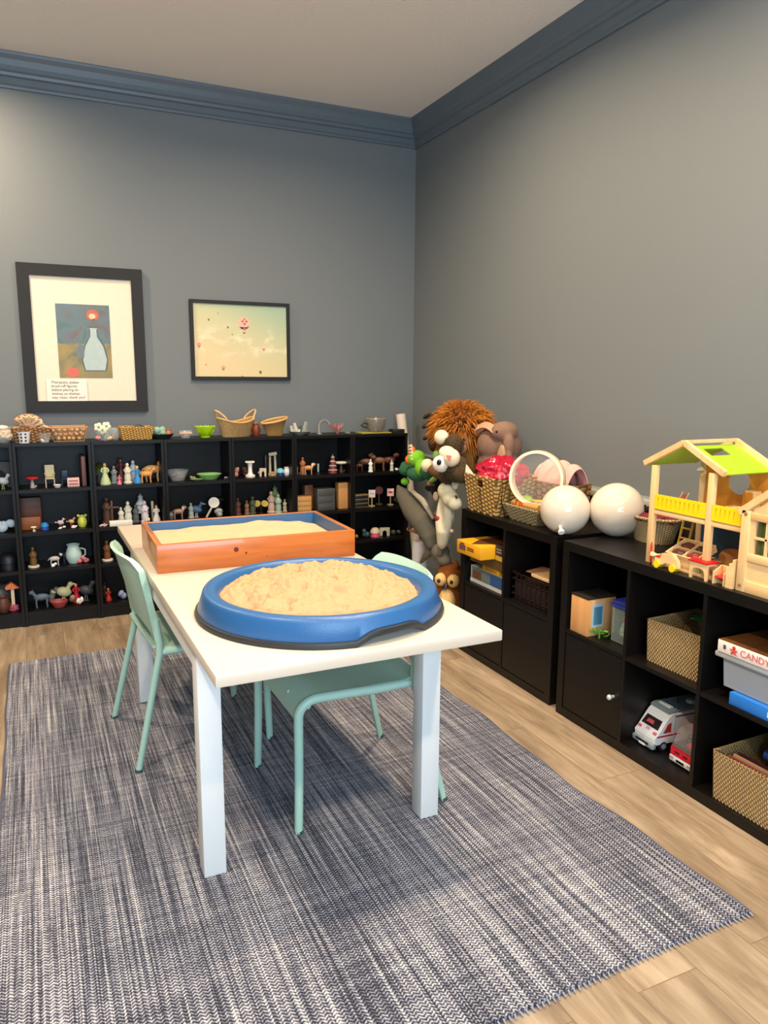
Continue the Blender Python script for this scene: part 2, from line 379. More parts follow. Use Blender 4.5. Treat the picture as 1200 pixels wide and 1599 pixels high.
# ------------------------------------------------------------------ table
TH = .7184; TW, TL = .7723, 1.9238; TC = (-1.7296, -2.2005); TA = .00876
t = thing('table', 'long white laminate table with square legs standing on the rug', 'table', (TC[0], TC[1], 0.0138), TA)
z = -.0138
obj('tabletop', M().box(-TW/2, TW/2, -TL/2, TL/2, TH-.03+z, TH+z, .003), TOP, t)
LX = TW/2-.016; LY = TL/2-.2985
for sx in (-1, 1):
    for sy in (-1, 1):
        xa, xb = sorted((sx*LX, sx*(LX-.062))); ya, yb = sorted((sy*LY, sy*(LY-.062)))
        obj('leg', M().box(xa, xb, ya, yb, 0, TH-.03+z, .002), WHITE, t)
m = M()
for sx in (-1, 1):
    xa, xb = sorted((sx*LX, sx*(LX-.02))); m.box(xa, xb, -LY+.062, LY-.062, TH-.1+z, TH-.03+z)
for sy in (-1, 1):
    ya, yb = sorted((sy*LY, sy*(LY-.02))); m.box(-LX+.062, LX-.062, ya, yb, TH-.085+z, TH-.03+z)
obj('apron', m, WHITE, t)
# ------------------------------------------------------------------ chairs
def chair(label, loc, rz):
    t = thing('chair', label, 'chair', loc, rz, 'mint chairs at the table')
    # local: +x is the front
    def legfront(s):
        return M().tube([(.245, s*.222, 0), (.240, s*.218, .2), (.238, s*.214, .365)]+[(.178+.060*math.cos(a), s*.213, .366+.052*math.sin(a)) for a in [i*PI/16 for i in range(1, 9)]]+[(.10, s*.212, .416), (-.02, s*.212, .412), (-.150, s*.212, .412)], [.0145, .0150, .0155]+[.0165]*8+[.0165, .0165, .0140], 12, flat=.9)
    def legrear(s):
        return M().tube([(-.250, s*.245, 0), (-.20, s*.23, .21), (-.162, s*.218, .37), (-.152, s*.215, .41), (-.152, s*.212, .45), (-.160, s*.208, .53)], [.0138, .0145, .0150, .0170, .0170, .0145], 10, flat=.8)
    for s in (-1, 1):
        l = obj('leg', legfront(s), MINT, t); obj('foot_cap', M().cyl((.245, s*.222, -.001), (.2448, s*.2219, .008), .0145, .014, 10), plain('3A4A48'), l)
        l = obj('leg', legrear(s), MINT, t); obj('foot_cap', M().cyl((-.2505, s*.245, -.001), (-.249, s*.2448, .008), .0138, .0135, 10), plain('3A4A48'), l)
    # front rail: an upside-down U
    p = [(.236, -.214, .37)]+[(.236, -.214+.062*(1-math.cos(a)), .372+.052*math.sin(a)) for a in [i*PI/16 for i in range(1, 9)]]
    p += [(.236, -q[1], q[2]) for q in p[::-1]]
    obj('front_rail', M().tube([(.205, -.208, .395), (.205, 0, .392), (.205, .208, .395)], .009, 10), MINT, t)
    def seat(s, v):
        y = (v-.5)*2; yy = y*.212
        if s < .3: a = s/.3*PI/2; u, z = .178+.066*math.cos(a), .362+.064*math.sin(a)
        else: k = (s-.3)/.7; u, z = .178-.352*k, .426-.013*math.sin(k*PI)*(1-y*y)-.006*k+.016*max(0, k-.85)/.15
        return (u, yy, z)
    obj('seat', M().shell(seat, 20, 28, .010), MINT, t)
    def back(s, v):
        y = (v-.5)*2; z0 = .455+.045*(1-y*y)**1; z1 = .752-.012*y**4-.03*max(0, abs(y)-.86)/.14; z = z0+(z1-z0)*s
        w = (z-.45)/.30; u = -.156-.052*w**1.15-.034*(1-y*y)*(.35+.65*min(1, w*1.2)); u -= .010*max(0, w-.9)/.1
        return (u, y*(.222-.010*w), z)
    obj('backrest', M().shell(back, 22, 26, lambda s, v: .012+.012*max(0, abs(v-.5)*2-.8)/.2), MINT, t)
    m = M()
    for y in (-.1, .1): m.cyl((.10, y, .405), (.236, y, .405), .006)
    m.tube([(.05, -.2, .40), (.05, .2, .40)], .008).tube([(-.152, -.212, .425), (-.165, 0, .42), (-.152, .212, .425)], .009)
    obj('under_frame', m, MINT, t)
    return t
chair('mint green chair on the left long side of the table, back toward the photo edge', (-1.952, -1.93, .0148), 0.07)
chair('mint green chair tucked under the near right end of the table beside the cubbies', (-1.545, -2.545, .0148), PI+.01)
# ------------------------------------------------------------------ wooden sand tray
def slump(label, name, m, mat): return tag(obj(name, m, mat), label, 'sand', kind='stuff')
def m_sand(name, a, b, sc, st):
    t = NT(name); v = t.obj(); f = t.noise(v, 900, 3, .7); g = t.noise(v, sc, 5, .6)
    t.col(t.mix(t.math('MULTIPLY_ADD', f, .5, t.math('MULTIPLY', g, .5)), hx(a), hx(b))); t.rough(.95)
    t.bump(t.math('MULTIPLY_ADD', f, .15, g), st, .008); return t.m
from mathutils import noise as NZ
wt = thing('sand_tray', 'rectangular wooden sand tray with blue inside, on the far half of the table', 'sand tray', (-1.722, -1.97, TH), -.02)
hw, hl, hh = .362, .228, .100
BLUE = plain('2E5F8C', .5, var=.03); th = .019
f = obj('front_board', M().box(-hw, hw, -hl, -hl+th, 0, hh, .002), ORW, wt); tag(f, 'orange stained front board with knots')
for (kx, kz, kr) in ((-.09, .063, .009), (-.055, .048, .004), (.02, .03, .002)): obj('knot', M().cyl((kx, -hl-.0002, kz), (kx, -hl+.002, kz), kr, kr*.9, 12), plain('5E1F08', .4), f)
obj('back_board', M().box(-hw, hw, hl-th, hl, 0, hh, .002), ORW, wt)
obj('side_board', M().box(-hw, -hw+th, -hl+th, hl-th, 0, hh, .002), ORWY, wt); obj('side_board', M().box(hw-th, hw, -hl+th, hl-th, 0, hh, .002), ORWY, wt)
e = .002
obj('blue_lining', M().box(-hw+th, hw-th, -hl+th, hl-th, 0.001, .008).box(-hw+th, hw-th, hl-th-e, hl-th, .008, hh-.002).box(-hw+th, hw-th, -hl+th, -hl+th+e, .008, hh-.002)
    .box(-hw+th, -hw+th+e, -hl+th+e, hl-th-e, .008, hh-.002).box(hw-th-e, hw-th, -hl+th+e, hl-th-e, .008, hh-.002), BLUE, wt)
def sandflat(s, v):
    x = (s-.5)*2*(hw-th-.003); y = (v-.5)*2*(hl-th-.003)
    h = .072+.012*NZ.noise(Vector((x*5, y*6, 0)))+.005*NZ.noise(Vector((x*16, y*16, 3)))
    edge = min(1, (1-abs(v-.5)*2)*9); h -= (1-edge)*.012*(v > .5)-.010*(v < .12)
    if s > .9: h -= .02*(s-.9)/.1
    return (x, y, max(.02, h))
o = obj('sand_bed', M().shell(sandflat, 70, 44, .006), m_sand('fine_pale_sand', 'CA9672', 'E0B490', 40, .25)); place(o, (-1.722, -1.97, TH), -.02)
tag(o, 'smooth pale sand filling the wooden tray', 'sand', kind='stuff')
# ------------------------------------------------------------------ round blue tray
t = NT('blue_moulded_plastic'); f = t.noise(t.obj(), 260, 3, .6); t.col(hx('265C92')); t.rough(.36); t.bump(f, .35, .0015); BPL = t.m
bt = thing('round_tray', 'round blue moulded plastic tray heaped with sand on the near half of the table', 'play tray', (-1.71, -2.77, TH), -PI/2+.22)
R = .352
def notch(a, r, z):
    # arched finger notch in the lower edge, centred on local angle 0
    d = ((a+PI) % (2*PI))-PI
    w = max(0, 1-(abs(d)/.30)**4) if abs(d) < .30 else 0
    return w*.024 if (z < .02) else w*.024*max(0, 1-(z-.02)/.06)
prof_ = [(R-.002, .014), (R, .02), (R-.013, .060), (R-.015, .066), (R-.019, .071), (R-.026, .0735), (R-.044, .0735), (R-.052, .071), (R-.058, .065), (R-.066, .048), (R-.082, .016), (R-.09, .012), (0, .010), (0, .006), (R-.085, .006), (R-.078, .012), (R-.056, .060), (R-.044, .068), (R-.026, .068), (R-.018, .060), (R-.006, .0145), (R-.002, .014)]
obj('tray_shell', M().lathe(prof_, seg=120, fz=lambda a, r, z: notch(a, r, z) if r > R-.03 else 0), BPL, bt)
obj('rubber_edge', M().lathe([(R-.004, .0), (R+.007, .0), (R+.009, .006), (R+.006, .015), (R-.001, .017), (R-.006, .014), (R-.004, .0)], seg=120, fz=lambda a, r, z: notch(a, r, .01)), plain('24282A', .5), bt)
def dune(s, v):
    rr = s*(R-.064); a = v*2*PI; x = rr*math.cos(a); y = rr*math.sin(a); q = rr/(R-.07)
    h = .050+.058*(1-q**2.0)
    n = .013*NZ.noise(Vector((x*9, y*9, 1)))+.012*NZ.noise(Vector((x*22, y*22, 5)))+.011*abs(NZ.noise(Vector((x*48, y*48, 9))))
    n -= .014*max(0, NZ.noise(Vector((x*30, y*30, 7)))-.25)*2.5
    d = math.hypot(x-.235, y+.10); h -= .018*math.exp(-(d/.06)**2)
    return (x, y, h+n*(1.0 if q < .93 else .5))
o = obj('sand_heap', M().shell(dune, 130, 300, .004), m_sand('clumped_kinetic_sand', 'C08A60', 'DDA880', 70, .8), angle=180); place(o, (-1.71, -2.77, TH), 0)
tag(o, 'rough clumped tan sand heaped in the round blue tray', 'sand', kind='stuff')
# ------------------------------------------------------------------ pictures
FB = plain('0C0908', .6, var=.1)
def frame(label, x0, x1, z0, z1, w, d=.028):
    t = thing('picture_frame', label, 'picture', ((x0+x1)/2, 0, z0)); W_, H_ = (x1-x0)/2, z1-z0
    m = M()
    m.prism([(-W_, 0), (W_, 0), (W_-w, w), (-W_+w, w)], -d, -.002, 1, .001).prism([(-W_, H_), (-W_+w, H_-w), (W_-w, H_-w), (W_, H_)], -d, -.002, 1, .001)
    m.prism([(-W_, 0), (-W_+w, w), (-W_+w, H_-w), (-W_, H_)], -d, -.002, 1, .001).prism([(W_, 0), (W_, H_), (W_-w, H_-w), (W_-w, w)], -d, -.002, 1, .001)
    obj('frame', m, FB, t); return t, W_, H_
t, W_, H_ = frame('large black-framed print with a wide cream mat, above the bookcases on the left', -2.467, -1.801, 1.18, 2.00, .064)
obj('mat_board', M().box(-W_+.063, W_-.063, -.016, -.004, .063, H_-.063), plain('E6DAC2', .7), t)
xc = -2.134
def m_paint():
    t = NT('painted_print'); x, y, z = t.xyz(t.obj()); f = t.noise(t.obj(), 9, 5, .6, .8); g = t.noise(t.obj(), 28, 4, .7)
    up = t.ramp(f, [(.3, hx('6A4A48')), (.42, hx('5B6468')), (.52, hx('52707E')), (.62, hx('2F6660')), (.75, hx('3D7A6C'))])
    lo = t.ramp(f, [(.35, hx('5E5A38')), (.5, hx('8A7C38')), (.65, hx('A8892C'))])
    k = t.math('GREATER_THAN', t.math('MULTIPLY_ADD', g, .03, z), .405)
    t.col(t.mix(t.math('MULTIPLY', g, .35), t.mix(k, lo, up), hx('3A4038'))); t.rough(.6); return t.m
# the print itself: a plain still life in the same colours
pr = obj('print', M().box(-2.28-xc, -1.993-xc, -.0175, -.016, .195, .609), m_paint(), t)
def flat(poly, y, mat, name='painted_shape', par=pr): return obj(name, M().prism(poly, -y-.0004, -y, 1), mat, par, False)
def ell(cx, cz, rx, rz, n=28): return [(cx+rx*math.cos(2*PI*i/n), cz+rz*math.sin(2*PI*i/n)) for i in range(n)]
vx = .045
flat([(vx-.055, .235), (vx+.065, .235), (vx+.078, .30), (vx+.060, .38), (vx+.028, .43), (vx+.026, .47), (vx+.036, .485), (vx-.026, .485), (vx-.018, .47), (vx-.020, .43), (vx-.05, .38), (vx-.068, .30)], .0176, plain('2E3B3E'))
flat([(vx-.049, .24), (vx+.058, .24), (vx+.070, .30), (vx+.053, .376), (vx+.022, .428), (vx+.020, .47), (vx+.028, .479), (vx-.020, .479), (vx-.013, .47), (vx-.015, .43), (vx-.044, .376), (vx-.061, .30)], .0181, plain('A9BDBC', .7, var=.15))
flat([(vx, .48), (vx+.008, .48), (vx+.012, .53), (vx+.004, .53)], .0181, plain('4A6048'))
flat(ell(vx+.004, .552, .034, .03), .0181, plain('C0542E', .7, var=.2)); flat(ell(vx+.002, .545, .018, .015), .0187, plain('E8C49A'))
flat(ell(-.075, .225, .036, .028), .0181, plain('C65A38', .7, var=.2)); flat(ell(-.062, .238, .018, .013), .0187, plain('D8423C'))
flat([(-.03, .40), (-.005, .37), (-.01, .31), (-.04, .30), (-.052, .34)], .0181, plain('5C6E74', .7, var=.2))
obj('glazing', M().box(-W_+.064, W_-.064, -.0215, -.0205, .064, H_-.064), frosted('picture_glazing', (1,1,1), .03), t)
nt = thing('paper_note', 'small white paper note with black typing stuck on the lower left of the matted print', 'note', (-2.246, -.0225, 1.241))
obj('paper', M().box(-.108, .108, -.001, .0, 0, .126), plain('EFE6DA', .7), nt, False)
INK = plain('2A2622', .7)
for i, s in enumerate(['Therapists, please', 'brush-off figures', 'before placing on', 'shelves so shelves', 'stay clean, thank you!']):
    text(s, .0205, INK, nt, (-.082, -.0015, .103-.0215*i), (PI/2, 0, 0), ext=.0002, sx=1)
t, W_, H_ = frame('black-framed print of hot air balloons in a pale sky, right of the larger matted print', -1.532, -.902, 1.368, 1.849, .021, .024)
def m_sky():
    t = NT('vintage_sky_print'); x, y, z = t.xyz(t.obj()); f = t.noise(t.comb(x, 0.0, t.math('MULTIPLY', z, 2)), 7, 5, .6)
    g = t.math('ADD', t.math('MULTIPLY', x, .55), t.math('MULTIPLY_ADD', z, 1.3, -.1))
    c = t.ramp(g, [(.0, hx('DCC794')), (.3, hx('C9C696')), (.55, hx('A3BA98')), (.8, hx('7FAA9C'))])
    cl = t.math('MULTIPLY', t.ramp(f, [(.5, (0, 0, 0)), (.66, (1, 1, 1))]), t.ramp(t.math('ABSOLUTE', t.math('SUBTRACT', z, .23)), [(.03, (1, 1, 1)), (.13, (0, 0, 0))]))
    t.col(t.mix(t.math('MULTIPLY', cl, .8), c, hx('F4E6C2'))); t.rough(.5); return t.m
pr = obj('print', M().box(-W_+.02, W_-.02, -.012, -.004, .02, H_-.02), m_sky(), t)
PK = plain('E8907C', .6); DR = plain('8A4436', .6); OL = plain('5A6040', .6)
def U(px, py): p = at(px, py, 1, -.012); return p.x+1.217, p.z-1.368
def bal(px, py, r, mat, bm):
    x, z = U(px, py)
    flat([(x+r*math.cos(a), z+r*math.sin(a)) for a in [i*2*PI/24-PI/6*0 for i in range(24)]], .0122, mat, 'balloon_shape', pr)
    flat([(x-r*.75, z-r*.6), (x+r*.75, z-r*.6), (x+r*.16, z-r*1.25), (x-r*.16, z-r*1.25)], .0122, mat, 'balloon_shape', pr)
    flat([(x-r*.2, z-r*1.4), (x+r*.2, z-r*1.4), (x+r*.16, z-r*1.65), (x-r*.16, z-r*1.65)], .0122, bm, 'balloon_basket', pr)
bal(381, 505, .038, plain('F0B49C', .6), DR)
x, z = U(382, 505)
for dx, dz, r in ((-.012, .012, .009), (.012, .012, .009), (0, -.004, .009), (.0, .026, .007), (0, -.034, .011), (.022, -.02, .006)): flat([(x+dx+r, z+dz), (x+dx, z+dz+r), (x+dx-r, z+dz), (x+dx, z+dz-r)], .0128, plain('B0544C', .6), 'balloon_panel', pr)
for px, py, r, mt in ((311, 538, .013, PK), (412, 543, .014, plain('EFC0A4')), (349, 574, .012, PK), (322, 569, .006, PK), (407, 581, .009, OL), (326, 499, .006, OL), (356, 511, .006, OL), (341, 489, .005, plain('9AA88C')), (363, 522, .005, plain('8C9478')), (379, 588, .005, OL)): bal(px, py, r, mt, DR)
obj('glazing', M().box(-W_+.021, W_-.021, -.0185, -.0175, .021, H_-.021), frosted('picture_glazing_b', (1,1,1), .03), t)
# ------------------------------------------------------------------ board behind the cubbies
t = thing('leaning_board', 'dark board with a pale top rail standing between the wall and the low cubby shelves', 'board', (-.06, -2.3, 0))
obj('panel', M().box(-.008, .008, -.75, .62, 0, .842), plain('2A2622', .6), t, False); obj('top_rail', M().box(-.016, .016, -.76, .63, .842, .874, .004), plain('A5A494', .5), t)
# ------------------------------------------------------------------ baskets on the low cubbies
def rectbasket(t, mat, w0, d0, w1, d1, h, th=.009, hole=None, rimr=.005):
    """tapered open basket centred on the origin, w along y, d along x"""
    m = M()
    def side(p0, p1, q0, q1, cut=None):
        # p bottom corners, q top corners
        def fn(s, v):
            a = Vector(p0).lerp(Vector(p1), s); b = Vector(q0).lerp(Vector(q1), s); return a.lerp(b, v)
        if not cut: m.shell(fn, 10, 8, th)
        else:
            s0, s1, v0, v1 = cut
            for (a, b, c, d) in ((0, s0, 0, 1), (s1, 1, 0, 1), (s0, s1, 0, v0), (s0, s1, v1, 1)):
                m.shell(lambda s, v, a=a, b=b, c=c, d=d: fn(a+(b-a)*s, c+(d-c)*v), 4, 4, th)
    A = [(-d0, -w0, 0), (-d0, w0, 0), (d0, w0, 0), (d0, -w0, 0)]; B = [(-d1, -w1, h), (-d1, w1, h), (d1, w1, h), (d1, -w1, h)]
    for i in range(4): side(A[i], A[(i+1) % 4], B[i], B[(i+1) % 4], hole if i == 0 else None)
    m.box(-d0, d0, -w0, w0, 0, th)
    b = obj('basket_body', m, mat, t)
    obj('rim', M().tube([Vector(p)+Vector((0, 0, 0)) for p in B], rimr, 8, True), mat, t)
    return b
S = (-.375, -1.700, CH)
t = thing('storage_basket', 'tapered woven basket with handle hole holding shiny hot pink fabric', 'basket', S)
rectbasket(t, SAGR2, .118, .105, .140, .125, .178, hole=(.40, .60, .70, .92))
obj('handle_trim', M().tube([(-.120, -.028, .125), (-.120, .028, .125), (-.1245, .028, .166), (-.1245, -.028, .166)], .004, 6, True), SAGR2, t)
obj('tie_cord', M().tube([(-.1265, -.002, .125), (-.121, .004, .08), (-.113, -.006, .03), (-.1115, -.004, .008)], .0025, 6), plain('4A2A14', .8), t)
t_ = NT('shiny_pink_fabric'); t_.col(hx('A80230')); t_.rough(.2); t_.b.inputs['Coat Weight'].default_value = .25; f = t_.noise(t_.obj(), 14, 2, .4, 2.0); t_.bump(f, .6, .02); PINKS = t_.m
def crumple(rx, ry, rz, seed, amp=.18, n=36, base=0.0):
    def fn(s, v):
        a = v*2*PI; ph = s*PI; p = Vector((math.sin(ph)*math.cos(a), math.sin(ph)*math.sin(a), math.cos(ph)))
        k = 1+amp*NZ.noise(p*2.2+Vector((seed, 0, 0)))+amp*.5*NZ.noise(p*6+Vector((0, seed, 0)))
        return (p.x*rx*k, p.y*ry*k, p.z*rz*k+base)
    b = bmesh.new(); G = [[b.verts.new(fn(i/n, j/(2*n))) for j in range(2*n)] for i in range(n+1)]
    for i in range(n):
        for j in range(2*n):
            b.faces.new((G[i][j], G[i+1][j], G[i+1][(j+1) % (2*n)], G[i][(j+1) % (2*n)]))
    bmesh.ops.remove_doubles(b, verts=b.verts, dist=1e-6); bmesh.ops.recalc_face_normals(b, faces=b.faces)
    m = M(); m.add(b, Matrix.Identity(4)); return m
o = place(obj('pink_fabric', crumple(.112, .150, .085, 3, .25), PINKS, angle=180), (-.375, -1.705, CH+.185)); tag(o, 'shiny hot pink crumpled fabric bulging out of the holed woven basket', 'fabric')
m = M(); 
for yy in (-1.858, -1.874): m.tube([(-.46, yy, CH+.01), (-.485, yy-.004, CH+.09), (-.475, yy, CH+.17), (-.42, yy+.006, CH+.19)], .006, 6, flat=.3)
t = thing('luggage_strap', 'dark webbing strap standing between the pink fabric basket and the hand drum', 'strap', (0, 0, 0))
m1 = M().tube([(-.46, -1.862, CH+.004), (-.485, -1.866, CH+.09), (-.475, -1.862, CH+.165), (-.42, -1.856, CH+.178)], .007, 6, flat=.3)
obj('webbing', m1, plain('1E0C14', .5), t)
t = thing('storage_basket', 'brown woven basket with pink cloth, seen through the clear drum head', 'basket', (-.205, -1.925, CH))
rectbasket(t, WICK if False else weave('brown_woven', '7A552C', 'A87E48', 75, 110, depth_=.006), .125, .065, .14, .075, .165)
def cloth(s, v):
    y = (s-.5)*.27; k = (v-.5)*2
    x = .075*k; z = .100-.12*abs(k)**2.2+.012*math.sin(s*19+k*2)-.012*(1+math.sin(s*31))*max(0, abs(k)-.7)/.3-.02*(abs(s-.5)*2)**3
    return (x-.028*(abs(k) > .7)*0, y, z)
o = place(obj('pink_cloth', M().shell(cloth, 40, 24, .004), plain('F0A79A', .8)), (-.205, -1.925, CH+.158)); tag(o, 'pale pink cloth with a ruffled edge draped over the brown basket', 'cloth')
# tray basket under the drum
t = thing('tray_basket', 'low pale wicker tray basket holding rattles, beneath the hand drum', 'basket', (-.385, -1.985, CH))
rectbasket(t, WICK, .100, .052, .142, .080, .070)
t = thing('rain_stick', 'tan rattle stick with orange and yellow bands lying in the tray basket', 'toy instrument', (-.385, -1.96, CH+.073))
a, b = Vector((-.035, .085, .0)), Vector((-.030, -.11, .0))
obj('handle_tube', M().cyl(a, b, .017, .017, 16), plain('B98D4E', .5), t)
for k, c in ((.16, 'E8561C'), (.24, 'F0C020'), (.32, 'E8561C'), (.40, 'E0441C')):
    p = a.lerp(b, k); q = a.lerp(b, k+.055); obj('band', M().cyl(p, q, .0195, .0195, 16), plain(c, .4), t)
t = thing('maraca', 'green and yellow toy maraca in the tray basket', 'toy instrument', (-.365, -1.90, CH+.088))
obj('shaker_head', M().ball((0, 0, 0), (.026, .036, .020)), plain('8CC42C', .35), t); obj('handle', M().cyl((0, -.03, 0), (.01, -.12, .008), .006), plain('E8B83C', .4), t)
# hand drum
t = thing('frame_drum', 'round hand drum with a clear head standing upright in the tray basket', 'drum', (-.372, -1.985, CH+.198))
F = Vector((-.80, -.58, .05)).normalized()
q = F.to_track_quat('Z', 'Y').to_matrix()
def ring(m, r0, r1, za, zb):
    m.T = q.to_4x4(); m.lathe([(r0, za), (r1, za), (r1, zb), (r0, zb), (r0, za)], seg=64); m.T = Matrix.Identity(4); return m
obj('wooden_rim', ring(M(), .117, .124, -.026, .022), plain('E8D8B4', .45), t); tag(obj('tension_hoop', ring(M(), .1235, .128, -.006, .004), plain('B9A888', .4), t), 'darker hoop line around the rim')
obj('front_hoop', ring(M(), .114, .1265, .022, .028), plain('F0E4C6', .4), t)
obj('clear_head', ring(M(), .0, .117, .0205, .0215), frosted('drum_head', (1, .97, .92), .07), t)
# two white balls
def ballat(px, py, rp):
    r = .15
    for _ in range(30): p = at(px, py, 2, CH+r); r = rp*depth(p)/FPX
    return p, r
BWH = plain('DACBB6', .14, var=.0, coat=.3)
p, r = ballat(883, 796, 38.5)
t = thing('ball', 'smaller glossy white ball with a plug nozzle, between the drum and the other ball', 'ball', p)
obj('sphere', M().ball((0, 0, 0), r, None, 64, 40), BWH, t)
d = (at(893, 817, 0, p.x-r*.7)-p).normalized(); d = Vector((-.62, -.52, -.50)).normalized()
obj('nozzle', M().cyl(d*(r-.002), d*(r+.010)+Vector((0, -.012, -.012)), .006, .008).cyl(d*(r+.010)+Vector((0, -.012, -.012)), d*(r+.014)+Vector((0, -.016, -.016)), .013, .013), plain('F4EAD8', .3), t)
p, r = ballat(964, 796, 42)
tag(place(obj('ball', M().ball((0, 0, 0), r, None, 64, 40), BWH), p), 'larger glossy white ball behind the small basket of masks', 'ball')
# small basket with masks
p = at(1012, 845, 2, CH)
t = thing('small_basket', 'small round pale wicker basket beside the doll house post', 'basket', (p.x+.03, p.y, CH))
obj('basket_body', M().lathe([(0, .003), (.072, .003), (.076, .0), (.098, .085), (.104, .095), (.108, .10), (.103, .105), (.096, .097), (.09, .085), (.07, .01), (0, .01)], seg=40, sx=.8, sy=1.15), WICKR, t)
obj('rim', M().tube([(.84*.104*math.cos(a), 1.2*.104*math.sin(a), .101) for a in [i*2*PI/40 for i in range(40)]], .006, 8, True), WICKR, t)
tag(place(obj('cloth', crumple(.075, .105, .022, 8, .3, 16), plain('6E1A20', .8)), (p.x+.03, p.y, CH+.096)), 'dark red cloth in the small round wicker basket', 'cloth')
tag(place(obj('sleep_mask', crumple(.022, .030, .012, 5, .3, 12), plain('E8A49A', .7)), (p.x+.01, p.y+.068, CH+.119)), 'pink padded mask on the dark red cloth', 'mask')
t = thing('sunglasses', 'black toy sunglasses on top of the small round basket', 'glasses', (p.x+.01, p.y+.005, CH+.122))
for yy in (-.03, .03): obj('lens', M().ball((0, yy, .004), (.006, .025, .017)), plain('101014', .2), t)
obj('frame', M().tube([(0, -.055, .014), (0, 0, .012), (0, .055, .014)], .004).tube([(0, .055, .014), (.05, .05, .004)], .003).tube([(0, -.055, .014), (.05, -.05, .004)], .003), plain('101014', .3), t)
# ------------------------------------------------------------------ doll house
PB = lambda m, n, t, mt=None: obj(n, m, mt or PINE, t)
def beam(m, a, b, w, d_):
    a = Vector(a); b = Vector(b); dd = b-a; q = dd.to_track_quat('Z', 'X' if abs(dd.x) < .01 else 'Y').to_matrix().to_4x4()
    bb = bmesh.new(); bmesh.ops.create_cube(bb, size=1)
    for v in bb.verts: v.co = Vector((v.co.x*w, v.co.y*d_, v.co.z*dd.length))
    bmesh.ops.bevel(bb, geom=list(bb.edges), offset=.0015, segments=2, affect='EDGES')
    return m.add(bb, Matrix.Translation((a+b)/2) @ q)
HX, HB = -.47, -.235; Y1, Y2 = -2.797, -3.045; YP = (Y1+Y2)/2; Y3 = -3.172
t = thing('doll_house', 'open two-storey wooden doll house with green roof and yellow railing', 'doll house', (HX, Y1, CH))
def L(x, y, z): return (x-HX, y-Y1, z-CH)
for (x, y) in ((HX, Y1), (HX, Y2), (HB, Y1), (HB, Y2-.055)):
    m = M(); x_, y_, _ = L(x, y, 0); m.box(x_-.009, x_+.009, y_-.011, y_+.011, 0, 1.088-CH, .0015); PB(m, 'post', t)
for xx, nm in ((HX-.004, 'front'), (HB, 'back')):
    for s in (1, -1):
        ye = YP+s*.173
        PB(beam(M(), L(xx, YP, 1.176), L(xx, ye, 1.090), .020, .016), 'rafter', t)
PB(beam(M(), L(HX-.01, YP, 1.178), L(HB+.01, YP, 1.178), .012, .012), 'ridge_beam', t)
GR = plain('9CC41C', .5, var=.03)
def roofpanel(s, hole):
    # panel from ridge to eave with optional skylight
    def P(u, v): # u along x 0..1, v ridge to eave
        y = YP+s*(.008+.155*v); z = 1.166-(.008+.155*v)*.497
        return Vector(L(HX+.004+(HB-HX-.008)*u, y, z))
    m = M(); parts = [(0, 1, 0, 1)]
    if hole: parts = [(0, .22, 0, 1), (.62, 1, 0, 1), (.22, .62, 0, .10), (.22, .62, .36, 1)]
    for a, b, c, d in parts: m.shell(lambda u, v, a=a, b=b, c=c, d=d: P(a+(b-a)*u, c+(d-c)*v), 2, 2, .004)
    return m
obj('roof_panel', roofpanel(-1, True), GR, t); obj('roof_panel', roofpanel(1, False), GR, t)
x0_, y0_, _ = L(HX, Y3, 0); x1_, y1_, _ = L(HB, Y1, 0)
PB(M().box(x0_-.006, x1_, y0_, y1_+.008, .917-CH, .932-CH, .0015), 'upper_floor', t, PINEX)
PB(M().box(x0_-.006, x1_, y0_+.03, y1_-.03, .0, .011, .0015), 'base_board', t, PINEX)
# back wall with round window
cy, cz, cr = -2.952-Y1, 1.035-CH, .044
m = M(); ya, yb, za, zb = (Y2-.055)-Y1, -.012, .192, .350; NN = 24
b = bmesh.new(); rim = []; outr = []
for i in range(NN):
    a = 2*PI*i/NN; c, s = math.cos(a), math.sin(a); rim.append((cy+cr*c, cz+cr*s))
    k = min(((yb-cy)/c if c > 0 else (ya-cy)/c) if abs(c) > 1e-6 else 9, ((zb-cz)/s if s > 0 else (za-cz)/s) if abs(s) > 1e-6 else 9); outr.append((cy+k*c, cz+k*s))
for i in range(NN):
    j = (i+1) % NN; m.prism([rim[i], outr[i], outr[j], rim[j]], x1_-.004, x1_+.002, 0)
for (u, v) in ((ya, za), (ya, zb), (yb, za), (yb, zb)):   # corner fillers
    best = sorted(range(NN), key=lambda i: (outr[i][0]-u)**2+(outr[i][1]-v)**2)[:2]; m.prism([outr[best[0]], (u, v), outr[best[1]]], x1_-.004, x1_+.002, 0)
PB(m, 'upper_wall', t, PLY)
tag(obj('lower_wall', M().box(x1_-.004, x1_+.002, ya, yb, .011, .177), plain('1C4F74', .5), t), 'dark blue lower back wall')
